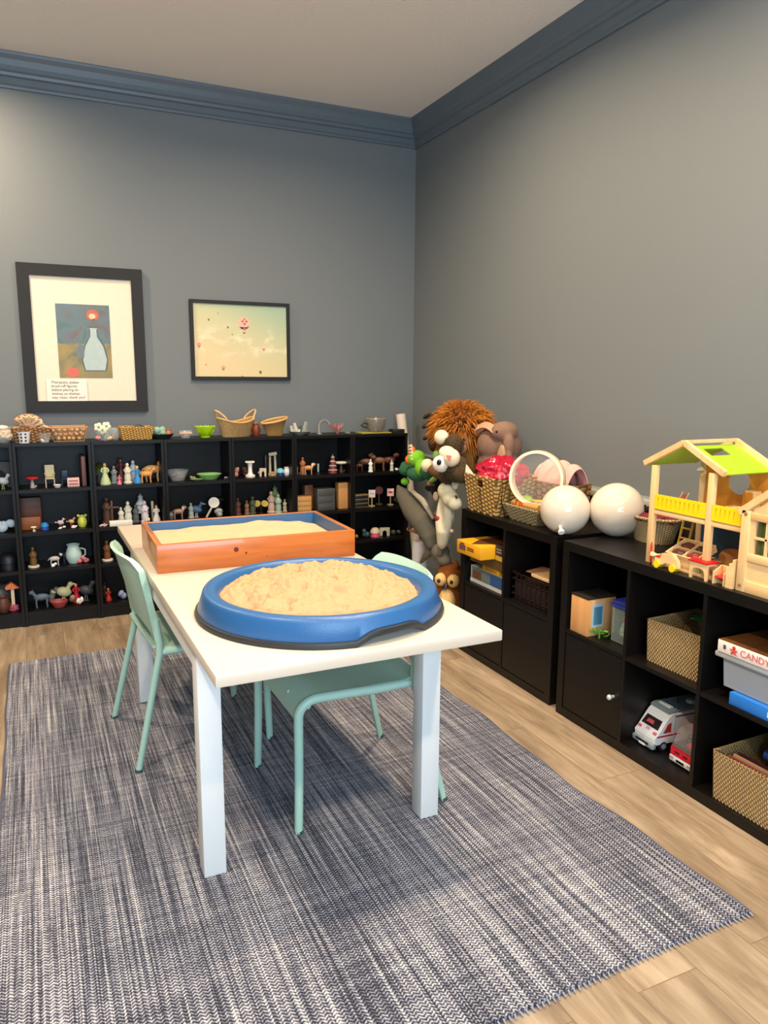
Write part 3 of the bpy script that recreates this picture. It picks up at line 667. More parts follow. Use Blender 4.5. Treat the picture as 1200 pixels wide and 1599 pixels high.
# gable infill of the back
# railing
YL = plain('F2D010', .4, var=.02)
def rail(ya, yb, n, skip=0):
    m = M(); ya -= Y1; yb -= Y1; z0, z1 = .937-CH, .988-CH; H = z1-z0
    m.box(-.008, -.003, yb, ya, z0, z0+.010).box(-.008, -.003, yb, ya, z1-.010, z1)
    k0 = ya-.014; w = (ya-yb-.028)/n; m.box(-.008, -.003, k0, ya, z0+.01, z1-.01).box(-.008, -.003, yb, yb+.014, z0+.01, z1-.01)
    for i in range(n):
        y = k0-w*i; m.prism([(y-w*.28+.004, z0+.01), (y-w+.004*.0-.0, z0+.01), (y-w-.006*0, z1-.01), (y-w*.28, z1-.01)], -.008, -.003, 0)
    return m
obj('railing_panel', rail(Y1-.012, Y2+.012, 10), YL, t); obj('railing_panel', rail(Y2-.012, Y3, 5), YL, t)
m = M(); 
for yy in (.022, -.022): m.cyl((.10+.0, -.030+yy, .011), (.14, -.030+yy, .185), .0045)
for i in range(6): f = (i+.6)/6.2; m.cyl((.10+.04*f, -.052, .011+.174*f), (.10+.04*f, -.008, .011+.174*f), .0035)
lad = place(obj('toy_ladder', M().tube([(0, .022, 0), (.04, .022, .17)], .0045).tube([(0, -.022, 0), (.04, -.022, .17)], .0045).tube([(.008, -.02, .035), (.008, .02, .035)], .0035).tube([(.016, -.02, .07), (.016, .02, .07)], .0035).tube([(.024, -.02, .105), (.024, .02, .105)], .0035).tube([(.033, -.02, .14), (.033, .02, .14)], .0035), plain('C9A02C', .4)), (-.36, -2.83, CH+.0115)); tag(lad, 'yellow toy ladder standing inside the doll house behind the left post', 'ladder')
tag(place(obj('toy_lamp', M().lathe([(.002, .012), (.004, .010), (.014, 0), (.012, 0), (.002, .009)]), plain('F4EFE0', .4)), (-.40, -2.93, 1.082)), 'tiny white cone lamp hanging beneath the doll house roof', 'lamp'); 
M_ = M
def mini(name, label, cat, loc, m, mat, rz=0, group=None): return tag(place(obj(name, m, mat), loc, rz), label, cat, group)
# things on the upper floor
UF = .932
t = thing('toy_deck_chair', 'toy deck chair with striped seat on the upper floor of the doll house', 'toy chair', (-.40, -2.855, UF))
obj('frame', M().tube([(-.02, -.014, 0), (.02, -.014, .062)], .002).tube([(-.02, .014, 0), (.02, .014, .062)], .002).tube([(.02, -.014, 0), (-.012, -.014, .045)], .002).tube([(.02, .014, 0), (-.012, .014, .045)], .002), PINE, t)
obj('seat', M().shell(lambda s, v: (-.012+.03*s, (v-.5)*.026, .02+.035*s**1.5), 6, 4, .002), plain('B4604C', .7), t)
mini('toy_chest', 'dark blue toy chest behind the yellow railing of the doll house', 'toy chest', (-.37, -2.925, UF), M().box(-.015, .015, -.024, .024, 0, .028, .003), plain('23245C', .5))
t = thing('toy_washstand', 'pale wooden toy washing machine on the doll house upper floor', 'toy furniture', (-.40, -3.125, UF))
obj('body', M().box(-.02, .02, -.024, .024, 0, .052, .002), PINE, t); obj('round_door', M().cyl((-.0205, 0, .026), (-.022, 0, .026), .014), plain('C89058', .5), t)
mini('toy_stove', 'pale block toy stove left of the toy washing machine', 'toy furniture', (-.40, -3.075, UF), M().box(-.02, .02, -.018, .018, 0, .048, .002).cyl((-.02, 0, .03), (-.022, 0, .03), .01), PINE)
t = thing('toy_wardrobe', 'orange-brown toy cupboard with a panel door against the round window wall', 'toy furniture', (-.265, -3.03, UF))
obj('body', M().box(-.018, .018, -.022, .022, 0, .085, .002), PINE, t); obj('door', M().box(-.020, -.018, -.018, .018, .005, .08, .001), PLY, t)
# things in front / below
t = thing('toy_bed', 'low wooden toy bed frame on the floor of the doll house', 'toy furniture', (-.43, -2.94, CH+.0115), 0)
obj('base', M().box(-.045, .05, -.085, .085, 0, .028, .002).box(-.045, .05, -.085, .085, .028, .033), PINEX, t)
t = thing('toy_market_crate', 'tilted wooden toy crate with dividers holding dark red pieces', 'toy crate', (-.425, -2.945, CH+.052), 0)
rt = roty(-.42); m = M(); m.T = rt.to_4x4()
m.box(-.05, .05, -.068, .068, 0, .004).box(-.05, -.046, -.068, .068, 0, .026).box(.046, .05, -.068, .068, 0, .026).box(-.05, .05, -.068, -.064, 0, .026).box(-.05, .05, .064, .068, 0, .026).box(-.002, .002, -.064, .064, 0, .022).box(-.046, .046, -.002, .002, 0, .022)
obj('crate', m, PINE, t)
for i, (cx, cy_) in enumerate(((-.024, -.033), (-.024, .033), (.024, -.033), (.024, .033))):
    m = crumple(.018, .026, .010, i+11, .4, 10); c = Vector((cx, cy_, .014)); 
    o = place(obj('toy_piece', m, plain(('7A1A14', '4A140E', '2A1C18', '5C2A14')[i], .5)), Vector((-.425, -2.945, CH+.052))+rt@c); o.rotation_euler = (0, -.42, 0)
    tag(o, ('bright dark red', 'deep maroon', 'near black', 'brown')[i]+' toy piece in the '+('front right', 'front left', 'back right', 'back left')[i]+' bay of the tilted toy crate', 'toy piece')
t = thing('toy_table', 'toy table with a red top and arched wooden legs in front of the doll house', 'toy table', (-.487, -3.045, CH))
obj('top', M().box(-.022, .034, -.040, .040, .056, .062, .002), plain('C8141C', .35), t)
arch = lambda y0, y1: [(y0, 0), (y0, .05), (y1, .05), (y1, 0), (y1-.009, 0), (y1-.010, .022), (y1-.016, .034), ((y0+y1)/2, .039), (y0+.016, .034), (y0+.010, .022), (y0+.009, 0)]
for xx in (-.018, .022): obj('leg_arch', M().prism(arch(-.036, .036), xx, xx+.008, 0, .001), PINE, t)
obj('side_rail', M().box(-.018, .030, -.036, .036, .050, .056), PINE, t)
t = thing('toy_chair', 'pale toy armchair with a red seat cushion near the toy steps', 'toy chair', (-.478, -3.122, CH))
obj('seat_cushion', M().box(-.018, .016, -.018, .018, .020, .028, .003), plain('D8282C', .5), t)
for yy in (-.023, .018): obj('side_panel', M().prism([(-.022, 0), (-.022, .04), (-.004, .048), (.012, .058), (.022, .058), (.022, 0)], yy, yy+.005, 1, .001), PINE, t)
obj('backrest', M().box(.016, .021, -.018, .018, .02, .058, .001), PINE, t)
mini('toy_steps', 'pale wooden toy staircase block between the toy armchair and small house front', 'toy stairs', (-.484, -3.150, CH), M().prism([(0, 0), (.0, .058), (-.0, .066), (.03*0-.01, .066), (-.010, .080), (-.022, .080), (-.022, .094), (-.027, .094), (-.027, 0)], -.018, .03, 0, .001), PINEX)
t = thing('toy_car', 'wooden toy car with yellow wheels at the front of the doll house', 'toy car', (-.497, -2.905, CH), 0)
obj('body', M().prism([(.05, .012), (.052, .032), (.03, .036), (.012, .054), (-.028, .060), (-.05, .038), (-.055, .014), (-.035, .010), (-.02, .022), (-.0, .022), (.018, .012)], -.008, .008, 0, .001), PINEX, t)
for yy in (.035, -.035):
    for xx in (-.013, .009): obj('wheel', M().cyl((xx-.002, yy, .013), (xx+.004, yy, .013), .013, .013, 20), plain('F2D21C', .4), t)
tag(obj('seat', M().box(-.009, .009, .024, .046, .036, .041, .001), plain('C8181C', .4), t), 'red seat')
t = thing('toy_plane', 'small wooden toy plane with a red propeller left of the toy car', 'toy plane', (-.487, -2.835, CH))
obj('body', M().cyl((0, .012, .036), (0, -.035, .03), .010, .007).box(-.022, .022, -.014, -.002, .035, .039, .001).cyl((0, 0, 0), (0, 0, .03), .006), PINE, t)
obj('propeller', M().ball((0, .016, .058), (.003, .004, .022)).ball((0, .016, .022), (.003, .004, .020)).ball((0, .017, .039), .006), plain('D8202C', .35), t)
mini('toy_bridge', 'small oval brown toy board leaning inside the doll house', 'toy board', (-.33, -3.03, CH+.05), M().prism([(.045*math.cos(a), .034*math.sin(a)) for a in [i*2*PI/24 for i in range(24)]], -.004, .004, 0, .001), wood('brown_ply', 'A87038', 'C89858', 1), .5)
# small house front at the right edge of the frame
t = thing('toy_cottage', 'pale pine toy cottage with a four-pane window, cut by the right photo edge', 'doll house', (-.495, -3.184, CH))
GH = .254
obj('corner_post', M().box(0, .018, -.030, 0, 0, GH, .002), PINE, t); obj('corner_post', M().box(0, .018, -.42, -.39, 0, GH, .002), PINE, t)
obj('bottom_rail', M().box(.002, .016, -.39, -.03, 0, .036, .001), PINEX, t)
obj('middle_rail', M().box(.002, .016, -.39, -.03, .098, .122, .001), PINEX, t); obj('top_rail', M().box(.002, .016, -.39, -.03, .226, .248, .001), PINEX, t)
obj('lower_panel', M().box(.008, .013, -.39, -.03, .036, .098), PINEX, t)
obj('window_surround', M().box(.006, .014, -.047, -.03, .122, .226), PINE, t); obj('window_surround', M().box(.006, .014, -.20, -.13, .122, .226), PINE, t)
obj('window_bars', M().box(.004, .012, -.13, -.047, .170, .177).box(.004, .012, -.092, -.085, .122, .226), PINE, t)
obj('window_bars', M().box(.004, .012, -.30, -.20, .170, .177).box(.004, .012, -.252, -.245, .122, .226), PINE, t)
tag(obj('curtain', M().shell(lambda s, v: (.024+.003*math.sin(s*30), -.13+.083*s, .122+.104*v), 24, 2, .002), plain('4C5A2A', .8), t), 'green curtain behind the panes')
obj('gable', M().prism([(-.03, GH-.006), (-.21, GH+.13), (-.39, GH-.006)], .004, .012, 0), PINE, t)
for s in (0, 1):
    a = (.009, .012, GH-.012) if s == 0 else (.009, -.432, GH-.012); obj('rafter', beam(M(), a, (.009, -.21, GH+.152), .022, .018), PINE, t)
m = M().cyl((-.001, -.015, GH-.012), (.002, -.015, GH-.012), .006); obj('dowel', m, plain('9A6A3C'), t); obj('dowel', M().cyl((-.001, -.015, .018), (.002, -.015, .018), .006), plain('9A6A3C'), t)
obj('side_wall', M().box(.02, .20, -.02, -.008, 0, GH-.01), PINE, t); obj('floor_board', M().box(.018, .2, -.41, -.02, 0, .01), PINE, t)
# ------------------------------------------------------------------ inside the far cubby
def cbox(name, label, x0, x1, y0, y1, z0, h, mat, cat='box', extra=None, rz=0):
    t = thing(name, label, cat, ((x0+x1)/2, (y0+y1)/2, z0), rz); a, b = (x1-x0)/2, (y1-y0)/2
    obj('carton', M().box(-a, a, -b, b, 0, h, .0015), mat, t)
    if extra: extra(t, a, b, h)
    return t
zz = MIDZ
YB = plain('E8A51C', .4, var=.02)
def ex1(t, a, b, h):
    obj('picture_panel', M().box(-a-.0008, -a, -b+.01, b-.01, .018, h-.004), plain('6C7C7A', .5), t); obj('blue_patch', M().box(-a-.0014, -a-.0008, -b+.01, -b+.12, .022, h-.008), plain('2A5688', .5), t)
    obj('brown_patch', M().box(-a-.0014, -a-.0008, b-.10, b-.02, .022, h-.02), plain('6E4A28', .5), t); obj('lid_edge', M().box(-a-.002, -a+.002, -b, b, 0, .016), plain('D8D4CC', .4), t)
cbox('puzzle_box', 'pale box with a blue picture at the bottom of the far cubby stack', -.478, -.22, -1.905, -1.605, zz, .082, plain('B9B6A8', .5), extra=ex1)
def ex2(t, a, b, h):
    for k in range(2): obj('lettering', M().box(-a-.0006, -a, -b*.7, b*.6, h*(.3+.3*k), h*(.3+.3*k)+.003), plain('6A4A14'), t)
cbox('card_box', 'thin yellow box lying on the pale puzzle box', -.482, -.38, -1.865, -1.715, zz+.083, .022, YB, extra=ex2)
cbox('book_stack_box', 'thicker spacer box behind the thin yellow box', -.36, -.22, -1.9, -1.61, zz+.083, .022, plain('3A2A1C'))
cbox('game_box', 'dull brown box between the two yellow boxes in the far cubby', -.485, -.24, -1.89, -1.605, zz+.106, .056, plain('6E5026', .5))
def ex3(t, a, b, h):
    obj('logo', M().box(-a-.0006, -a, b*.25, b*.78, h*.30, h*.72), plain('6A4250', .5), t); obj('logo', M().box(-a-.0006, -a, b*.35, b*.7, h*.76, h*.86), plain('3A2818', .5), t)
    for k in range(2): obj('lettering', M().box(-a-.0006, -a, -b*.45, b*.1, h*(.42+.16*k), h*(.42+.16*k)+.006), plain('4A3414', .5), t)
    m = M().prism([(-a, -b*.2), (a*.2, -b*.9), (a, -b*.4), (a, b*.7), (-a*.3, b*.5)], h, h+.0008, 2); obj('lid_artwork', m, plain('5A3418', .5), t)
cbox('game_box', 'big yellow game box sticking out on top of the far cubby stack', -.575, -.30, -1.842, -1.625, zz+.163, .062, YB, extra=ex3)
def ex4(t, a, b, h):
    obj('band', M().box(-a-.0006, -a, -b, b, 0, h*.3), plain('B9923C', .5), t)
    for k in range(2): obj('lettering', M().box(-a-.0006, -a, -b*.7, b*.7, h*(.5+.18*k), h*(.5+.18*k)+.005), plain('8A8A84', .5), t)
cbox('card_box', 'black and yellow upright box squeezed right of the big yellow game box', -.497, -.38, -1.908, -1.850, zz+.163, .075, plain('1C1A18', .4), extra=ex4)
# crate in the second cell
t = thing('crate', 'dark openwork crate full of papers in the far cubby, right upper cell', 'crate', (-.35, -2.11, zz))
m = M(); a, b, h, th = .13, .145, .135, .005
m.box(-a, a, -b, b, 0, th)
for x0_, x1_ in ((-a, -a+th), (a-th, a)):
    for k in range(9): y = -b+(2*b-th)*k/8; m.box(x0_, x1_, y, y+th, 0, h)
    for z_ in (.03, .06, .10, h-.006): m.box(x0_, x1_, -b, b, z_, z_+.006)
for y0_, y1_ in ((-b, -b+th), (b-th, b)):
    for k in range(8): x = -a+(2*a-th)*k/7; m.box(x, x+th, y0_, y1_, 0, h)
    for z_ in (.03, .06, .10, h-.006): m.box(-a, a, y0_, y1_, z_, z_+.006)
obj('lattice', m, plain('1C100C', .35), t, False)
tag(obj('papers', M().box(-.12, .10, -.13, .13, .008, .095, .002), plain('2E1610', .8), None), 'reddish brown folder pile inside the dark crate', 'folders').location = (-.35, -2.11, zz)
tag(place(obj('paper_sheet', M().box(-.001, .001, -.12, .12, 0, .19, rot=rotx(0), piv=(0, 0, 0)), plain('A8A8A0', .7)), (-.27, -2.13, zz+.097), 0), 'white sheet of card standing slanted in the dark crate', 'paper').rotation_euler = (-.25, .1, 0)
tag(place(obj('book', M().box(-.08, .06, -.07, .07, 0, .014, .001), plain('E0B884', .6)), (-.39, -2.17, zz+.139)), 'tan thin book lying on the dark crate', 'book')
tag(place(obj('envelope', M().box(-.06, .06, -.055, .055, 0, .006, .001), plain('A5744C', .6)), (-.37, -2.06, zz+.139), .3), 'brown envelope lying left of the tan book on the crate', 'envelope')
# ------------------------------------------------------------------ inside the near cubby
def exw(t, a, b, h): pass
an = .0
t = thing('wooden_box', 'pale wooden box with a dark lid in the upper left cell of the near cubby', 'box', (-.438, -2.478, zz))
LW = wood('honey_board', 'C98A48', 'E8B47C', 2, 5); obj('box_body', M().box(-.07, .07, -.052, .05, 0, .150, .0015), LW, t)
obj('lid', M().box(-.071, .071, -.053, .051, .150, .158, .001), plain('2A2420', .3), t)
s_ = obj('sticker', M().box(-.048, .01, -.0528, -.052, .035, .13), plain('A9BCC8', .5), t); obj('sticker_print', M().box(-.04, .002, -.0534, -.0528, .045, .118), plain('4A7C94', .5), s_)
t = thing('toy_plant', 'small green plastic plant in front of the pale wooden box', 'plant', (-.470, -2.560, zz))
LEAF = plain('4C9A24', .5, var=.3)
for k in range(11):
    a = k*2.4; r = .014+.012*(k % 3)/2; d = Vector((math.cos(a)*r*1.3, math.sin(a)*r*1.3, .014+.030*((k*7) % 5)/5))
    m = M(); m.ball((0, 0, 0), (.013, .0065, .002), None, 10, 6); l = obj('leaf', m, LEAF, t); l.location = d; l.rotation_euler = (random.uniform(-.5, .5), random.uniform(-.9, .1), a)
obj('stem', M().cyl((0, 0, 0), (0, 0, .045), .004, .002), LEAF, t)
t = thing('lidded_container', 'clear plastic tub of beads with a blue lid beside the wooden box', 'container', (-.385, -2.652, zz))
obj('tub', M().prism([(-.06, -.058), (.05, -.058), (.05, .058), (-.06, .058)], 0, .14, 2, .004), frosted('clear_tub', hx('B8C8C0'), .35), t)
obj('lid', M().box(-.066, .056, -.064, .064, .14, .152, .003).box(-.060, .05, -.058, .058, .152, .166, .003), plain('2A3C9C', .35), t)
o = place(obj('beads', crumple(.045, .048, .035, 21, .3, 14), plain('A8C4BC', .5, var=.4)), (-.39, -2.652, zz+.042)); tag(o, 'pale mint beads at the bottom of the blue-lidded tub', 'beads', kind='stuff')
o = place(obj('red_toy', crumple(.025, .04, .016, 22, .3, 12), plain('B03038', .5)), (-.405, -2.662, zz+.094)); tag(o, 'red and cream toy on top of the beads in the tub', 'toy')
t = thing('seagrass_basket', 'square seagrass basket in the upper middle cell of the near cubby', 'basket', (-.345, -2.934, zz), .01)
rectbasket(t, SAGR, .118, .118, .123, .123, .155, .012, rimr=.008)
o = place(obj('folded_net', crumple(.08, .09, .016, 31, .4, 14), plain('2E7A3C', .6)), (-.27, -2.96, zz+.163)); tag(o, 'green folded net bag in the upper seagrass basket', 'bag')
o = place(obj('plastic_toy', crumple(.03, .035, .016, 32, .3, 12), plain('9CC8D8', .4)), (-.29, -3.01, zz+.135)); tag(o, 'light blue plastic toy in the upper seagrass basket', 'toy')
# candy box, tub, blue box in cell 3
t = thing('puzzle_box', 'flat blue box under the clear plastic bin', 'box', (-.385, -3.31, zz))
obj('carton', M().box(-.125, .1, -.10, .10, 0, .040, .002), plain('2272C8', .4), t)
m = M(); [m.box(-.1256, -.125, -.05-.018*k, -.038-.018*k, .012, .03) for k in range(3)]; obj('lettering', m, plain('D8E0E8', .4), t)
t = thing('plastic_bin', 'clear plastic bin with a grey rim and dark lid under the board game', 'bin', (-.375, -3.29, zz+.041))
fr = frosted('cloudy_bin', hx('B4B8BE'), .62)
def binside(s, v):
    P = [(-.115, -.118), (-.115, .118), (.11, .118), (.11, -.118)]; k = s*4; i = min(3, int(k)); f = k-i; a = Vector(P[i]); b = Vector(P[(i+1) % 4]); p = a.lerp(b, f); g = 1+.05*v
    return (p.x*g, p.y*g, .002+.100*v)
obj('bin_body', M().shell(binside, 16, 3, .003).box(-.112, .107, -.115, .115, 0, .003), fr, t)
m = M(); m.box(-.138, -.115, -.145, .145, .098, .114, .003).box(.11, .130, -.145, .145, .098, .114, .003).box(-.115, .11, -.145, -.122, .098, .114, .003).box(-.115, .11, .122, .145, .098, .114, .003)
obj('rim', m, plain('A4A6A6', .35), t); obj('lid', M().box(-.114, .109, -.121, .121, .100, .108), frosted('smoky_lid', hx('2A2C22'), .8), t)
tag(place(obj('game_pieces', crumple(.08, .085, .03, 41, .35, 16), plain('C8B8A0', .6, var=.4)), (-.375, -3.29, zz+.082)), 'cream game pieces inside the clear plastic bin', 'game pieces', kind='stuff')
tag(place(obj('booklet', M().box(-.002, .002, -.08, .05, 0, .035), plain('5C1418', .5)), (-.478, -3.33, zz+.092)), 'dark red booklet against the front of the clear bin', 'booklet')
t = thing('board_game', 'white-sided board game box with a gingerbread figure on the clear plastic bin', 'board game', (-.385, -3.345, zz+.157), .0)
obj('carton', M().box(-.13, .11, -.19, .19, 0, .040, .002), plain('F2E4DA', .5), t)
tag(obj('lid_artwork', M().box(-.129, .109, -.189, .189, .040, .0408), wood('chocolate_art', '1E0E0A', '7A4A20', 0, 8), t), 'dark brown printed lid')
text('CANDY LAND', .030, plain('D86068', .5), t, (-.1312, .105, .011), (PI/2, 0, -PI/2), ext=.0003)
g = M(); gy = .128
for (y, z_, r) in ((gy, .029, .0055), (gy, .019, .007)): g.cyl((-.1318, y, z_), (-.1302, y, z_), r)
for (y, z_) in ((gy-.012, .022), (gy+.012, .022), (gy-.008, .008), (gy+.008, .008)): g.tube([(-.131, gy, .018), (-.131, y, z_)], .003, 6)
obj('gingerbread_figure', g, plain('C8443C', .5), t)
obj('publisher_mark', M().box(-.1306, -.130, .158, .168, .014, .028), plain('3C4C6C', .5), t)
# lower basket
t = thing('seagrass_basket', 'large seagrass basket of magazines on the bottom shelf, right photo edge', 'basket', (-.375, -3.300, .0375))
rectbasket(t, SAGR, .122, .122, .13, .13, .165, .012, rimr=.008)
for k, (c, lb) in enumerate((('8A2A30', 'red magazine standing in the large lower seagrass basket'), ('C8A070', 'tan magazine edge in the large lower seagrass basket'), ('4A1C20', 'dark maroon book in the large lower seagrass basket'))):
    o = tag(place(obj('magazine', M().box(-.004, .004, -.10, .08, 0, .15), plain(c, .5)), (-.47+.022*k, -3.29, .048)), lb, 'magazine'); o.rotation_euler = (0, -.1-.0*k, 0)
tag(place(obj('rolled_mat', M().cyl((0, -.11, 0), (0, .07, 0), .020, .020, 20), plain('3450A8', .4)), (-.345, -3.31, .185)), 'blue roll lying across the large lower seagrass basket', 'roll')
t = thing('toy_train_track', 'black and white toy wheels piled at the back of the lower basket', 'toy', (-.285, -3.27, .195))
for k in range(3): obj('wheel', M().cyl((-.006, .05-.045*k, .0), (.006, .05-.045*k, .0), .018, .018, 20), plain('1A1A1C', .4), t); obj('hub', M().cyl((-.008, .05-.045*k, .0), (.0075, .05-.045*k, .0), .011, .011, 16), plain('E8E8E4', .4), t)
tag(place(obj('toy_case', M().box(-.03, .03, -.006, .006, 0, .16, .002), plain('9CB8C8', .4)), (-.32, -3.068, .0375)), 'pale blue flat toy case behind the toy fire engine', 'toy')
# ------------------------------------------------------------------ toy ambulance
CW = plain('F0F0EE', .3, var=.01); RDD = plain('C8142C', .3); GRY = plain('8C979C', .4); BLK = plain('141416', .3)
t = thing('toy_ambulance', 'white toy ambulance van with a grey roof on the bottom shelf', 'toy vehicle', (-.455, -2.813, .0375), -.06)
w = .054; Lg = .265
side = [(0.004, .022), (.0, .050), (.012, .060), (.060, .122), (.078, .136), (Lg, .136), (Lg, .022)]
def bodyM(side, w, taper=.004): 
    return M().prism(side, -w, w, 1, .003)
obj('body', bodyM(side, w), CW, t)
obj('roof', M().prism([(.062, .1365), (.078, .146), (Lg-.004, .146), (Lg-.004, .1365)], -w+.002, w-.002, 1, .003), GRY, t)
obj('roof_vent', M().box(.085, .105, -.030, .030, .146, .152, .002), plain('E4ECEE', .3), t); obj('roof_vent', M().box(.107, .113, -.026, .026, .146, .150, .001), BLK, t)
obj('antenna', M().cyl((.15, 0, .146), (.155, 0, .172), .002), BLK, t); obj('roof_light', M().lathe([(0, .012), (.016, .010), (.020, 0), (0, 0)], (.205, -.01, .146), 20), plain('C8DCE0', .2), t)
n = Vector((.062-.012, 0, .122-.060)); nl = n.length; n.normalize(); up_ = Vector((-n.z, 0, n.x))
def onhood(s0, s1, y0, y1, e, mat, nm, inset=0):
    a = Vector((.012, 0, .060)); q0 = a+n*nl*s0+up_*e; q1 = a+n*nl*s1+up_*e
    m = M(); b = bmesh.new(); ps = [Vector((q0.x, y0, q0.z)), Vector((q0.x, y1, q0.z)), Vector((q1.x, y1-inset, q1.z)), Vector((q1.x, y0+inset, q1.z))]
    lo = [b.verts.new(p-up_*.002) for p in ps]; hi = [b.verts.new(p) for p in ps]; b.faces.new(hi); b.faces.new(lo[::-1])
    for i in range(4): b.faces.new((lo[i], lo[(i+1) % 4], hi[(i+1) % 4], hi[i]))
    bmesh.ops.recalc_face_normals(b, faces=b.faces); m.add(b, Matrix.Identity(4)); return obj(nm, m, mat, t, False)
ws = onhood(.24, .72, -.044, .044, .0012, plain('2A1E1C', .15), 'windscreen', .004)
onhood(.38, .56, -.012, .026, .0018, plain('C8545C', .4), 'windscreen_figure', .004)
tag(onhood(.06, .20, -.010, .010, .0010, plain('E8A8A0', .4), 'emblem', .002), 'pale red round star emblem on the bonnet')
for s in (-1, 1): onhood(-.02, .12, *(sorted((s*.030, s*.050))), .0010, plain('E85870', .3), 'headlight', .002)
obj('bumper', M().box(-.007, .012, -w-.001, w+.001, .008, .030, .004), GRY, t)
obj('grille', M().box(-.0085, -.006, -.034, .034, .020, .027), BLK, t); obj('number_plate', M().box(-.0085, -.0065, -.016, .016, .009, .017), CW, t)
for s in (-1, 1):
    ya, yb = sorted((s*w, s*(w+.0008)))
    obj('side_stripe', M().box(.012, .12, ya, yb, .052, .058), RDD, t)
    obj('side_window', M().prism([(.040, .066), (.060, .098), (.076, .104), (.076, .066)], ya, yb, 1), plain('B4382C', .2), t)
    obj('black_line', M().box(.094, Lg-.01, ya, yb, .122, .126), BLK, t)
    obj('door_gap', M().box(.088, .092, ya, yb, .03, .134), plain('C8D4D8', .3), t)
    obj('winged_mark', M().prism([(.19, .085), (.21, .10), (.235, .112), (.228, .095), (.205, .08)], ya, yb, 1), plain('7A5A78', .4), t)
    for xx in (.045, .215):
        ya, yb = sorted((s*(w-.012), s*(w+.002))); wl = obj('wheel', M().cyl((xx, ya, .016), (xx, yb, .016), .0165, .0165, 24), plain('2C2C30', .6), t)
        obj('hub_cap', M().cyl((xx, s*(w+.002), .016), (xx, s*(w+.0035), .016), .010, .010, 20), plain('9A9CA0', .3), wl)
obj('chassis', M().box(.01, Lg-.005, -w+.014, w-.014, .012, .024), BLK, t)
t = thing('toy_fire_engine', 'red and white toy fire engine with a big clear windscreen beside the ambulance', 'toy vehicle', (-.456, -2.990, .0375), -.04)
w = .052
obj('lower_body', M().box(0, .24, -w, w, .008, .030, .003), CW, t); obj('cab', M().prism([(0.001, .030), (.002, .062), (.24, .062), (.24, .030)], -w, w, 1, .003), plain('D81434', .3), t)
obj('dash', M().prism([(.004, .062), (.010, .072), (.24, .072), (.24, .062)], -w+.002, w-.002, 1, .002), plain('6A625C', .4), t)
obj('windscreen', M().prism([(.008, .072), (.034, .128), (.09, .132), (.09, .072)], -w+.004, w-.004, 1, .003), frosted('fire_engine_glass', hx('C8C0C4'), .28), t)
obj('rear_box', M().box(.092, .24, -w, w, .072, .125, .003), plain('C81830', .3), t)
obj('steering_figure', M().ball((.045, .005, .085), (.014, .018, .014)).ball((.048, .005, .104), .011), plain('2A2A2E', .4), t)
obj('seat_cushion', M().ball((.030, -.020, .082), (.014, .022, .010)), plain('D83038', .4), t)
obj('number_plate', M().box(-.0012, 0, -.018, .018, .014, .023), BLK, t)
for y in (-.040, .040): obj('headlight', M().box(-.0012, 0, y-.008, y+.008, .016, .026), plain('B8A8A0', .2), t)
for y in (-.020, .018): obj('vent_slot', M().box(-.0006, .001, y-.010, y+.010, .044, .050), plain('5A0A18', .4), t)
for s in (-1, 1):
    for xx in (.045, .19):
        ya, yb = sorted((s*(w-.012), s*(w+.002))); obj('wheel', M().cyl((xx, ya, .0145), (xx, yb, .0145), .0145, .0145, 20), plain('222226', .6), t)
# ------------------------------------------------------------------ puppet stand and plush animals in the corner
t = thing('puppet_stand', 'wooden stand with pegs in the corner, behind the hanging plush puppets', 'stand', (-.345, -1.06, 0))
BW = wood('peg_wood', '8A5A34', 'B4824E', 2)
obj('base_plate', M().lathe([(0, .025), (.17, .025), (.18, .015), (.18, 0), (0, 0)], seg=40), BW, t)
obj('pole', M().cyl((0, 0, .02), (0, 0, 1.06), .017, .016), BW, t)
for (z, a, l) in ((.46, 2.55, .26), (.62, 3.9, .12), (.78, 3.6, .14), (1.0, 4.5, .16)):
    e = Vector((math.cos(a)*l, math.sin(a)*l, z+l*.22)) if z != .46 else Vector((-.075, .285, .485))
    obj('peg', M().cyl((0, 0, z), e, .009, .010, 12), BW, t)
obj('peg', M().cyl((0, 0, 1.02), at(677, 668, 0, -.24)-Vector((-.345, -1.06, 0)), .009, .010, 12), BW, t)
def plush(name, label, cat='plush toy', loc=(0, 0, 0)): return thing(name, label, cat, loc)
def body(t, balls, mat, vox=.007, name='body', tubes=()):
    m = M()
    for b in balls: m.ball(*b)
    for tb in tubes: m.tube(*tb)
    o = obj(name, m, mat, t); remesh(o, vox); return o
def pt(px, py, x): return at(px, py, 0, x)
def vo(d, p): return p+(p-CAM).normalized()*d
def px(n, p): return n*depth(p)/FPX       # metres for n pixels at point p
def tuft(m, c, r, n, ln, w, spread=(0, 2*PI), lim=None, seed=1, droop=.3, sc=(1, 1, 1)):
    rn = random.Random(seed); c = Vector(c)
    for i in range(n):
        z = rn.uniform(-1, 1); a = rn.uniform(*spread); q = math.sqrt(1-z*z); d = Vector((q*math.cos(a), q*math.sin(a), z))
        if lim and not lim(d): continue
        s = c+Vector((d.x*r*sc[0], d.y*r*sc[1], d.z*r*sc[2]))*.86; L_ = ln*rn.uniform(.6, 1.25)
        t1 = Vector((rn.uniform(-1, 1), rn.uniform(-1, 1), rn.uniform(-1, 1)))*.35
        e = (d+t1).normalized(); p1 = s+e*L_*.5; p2 = s+e*L_+Vector((0, 0, -droop*L_))
        m.tube([s, p1, p2], [w, w*.75, w*.1], 4)
MANE = fur('945814', 'C87E30', 120, .6); LIONB = fur('6A4420', '9A6C38'); LIONF = fur('8E5C34', 'B88458')
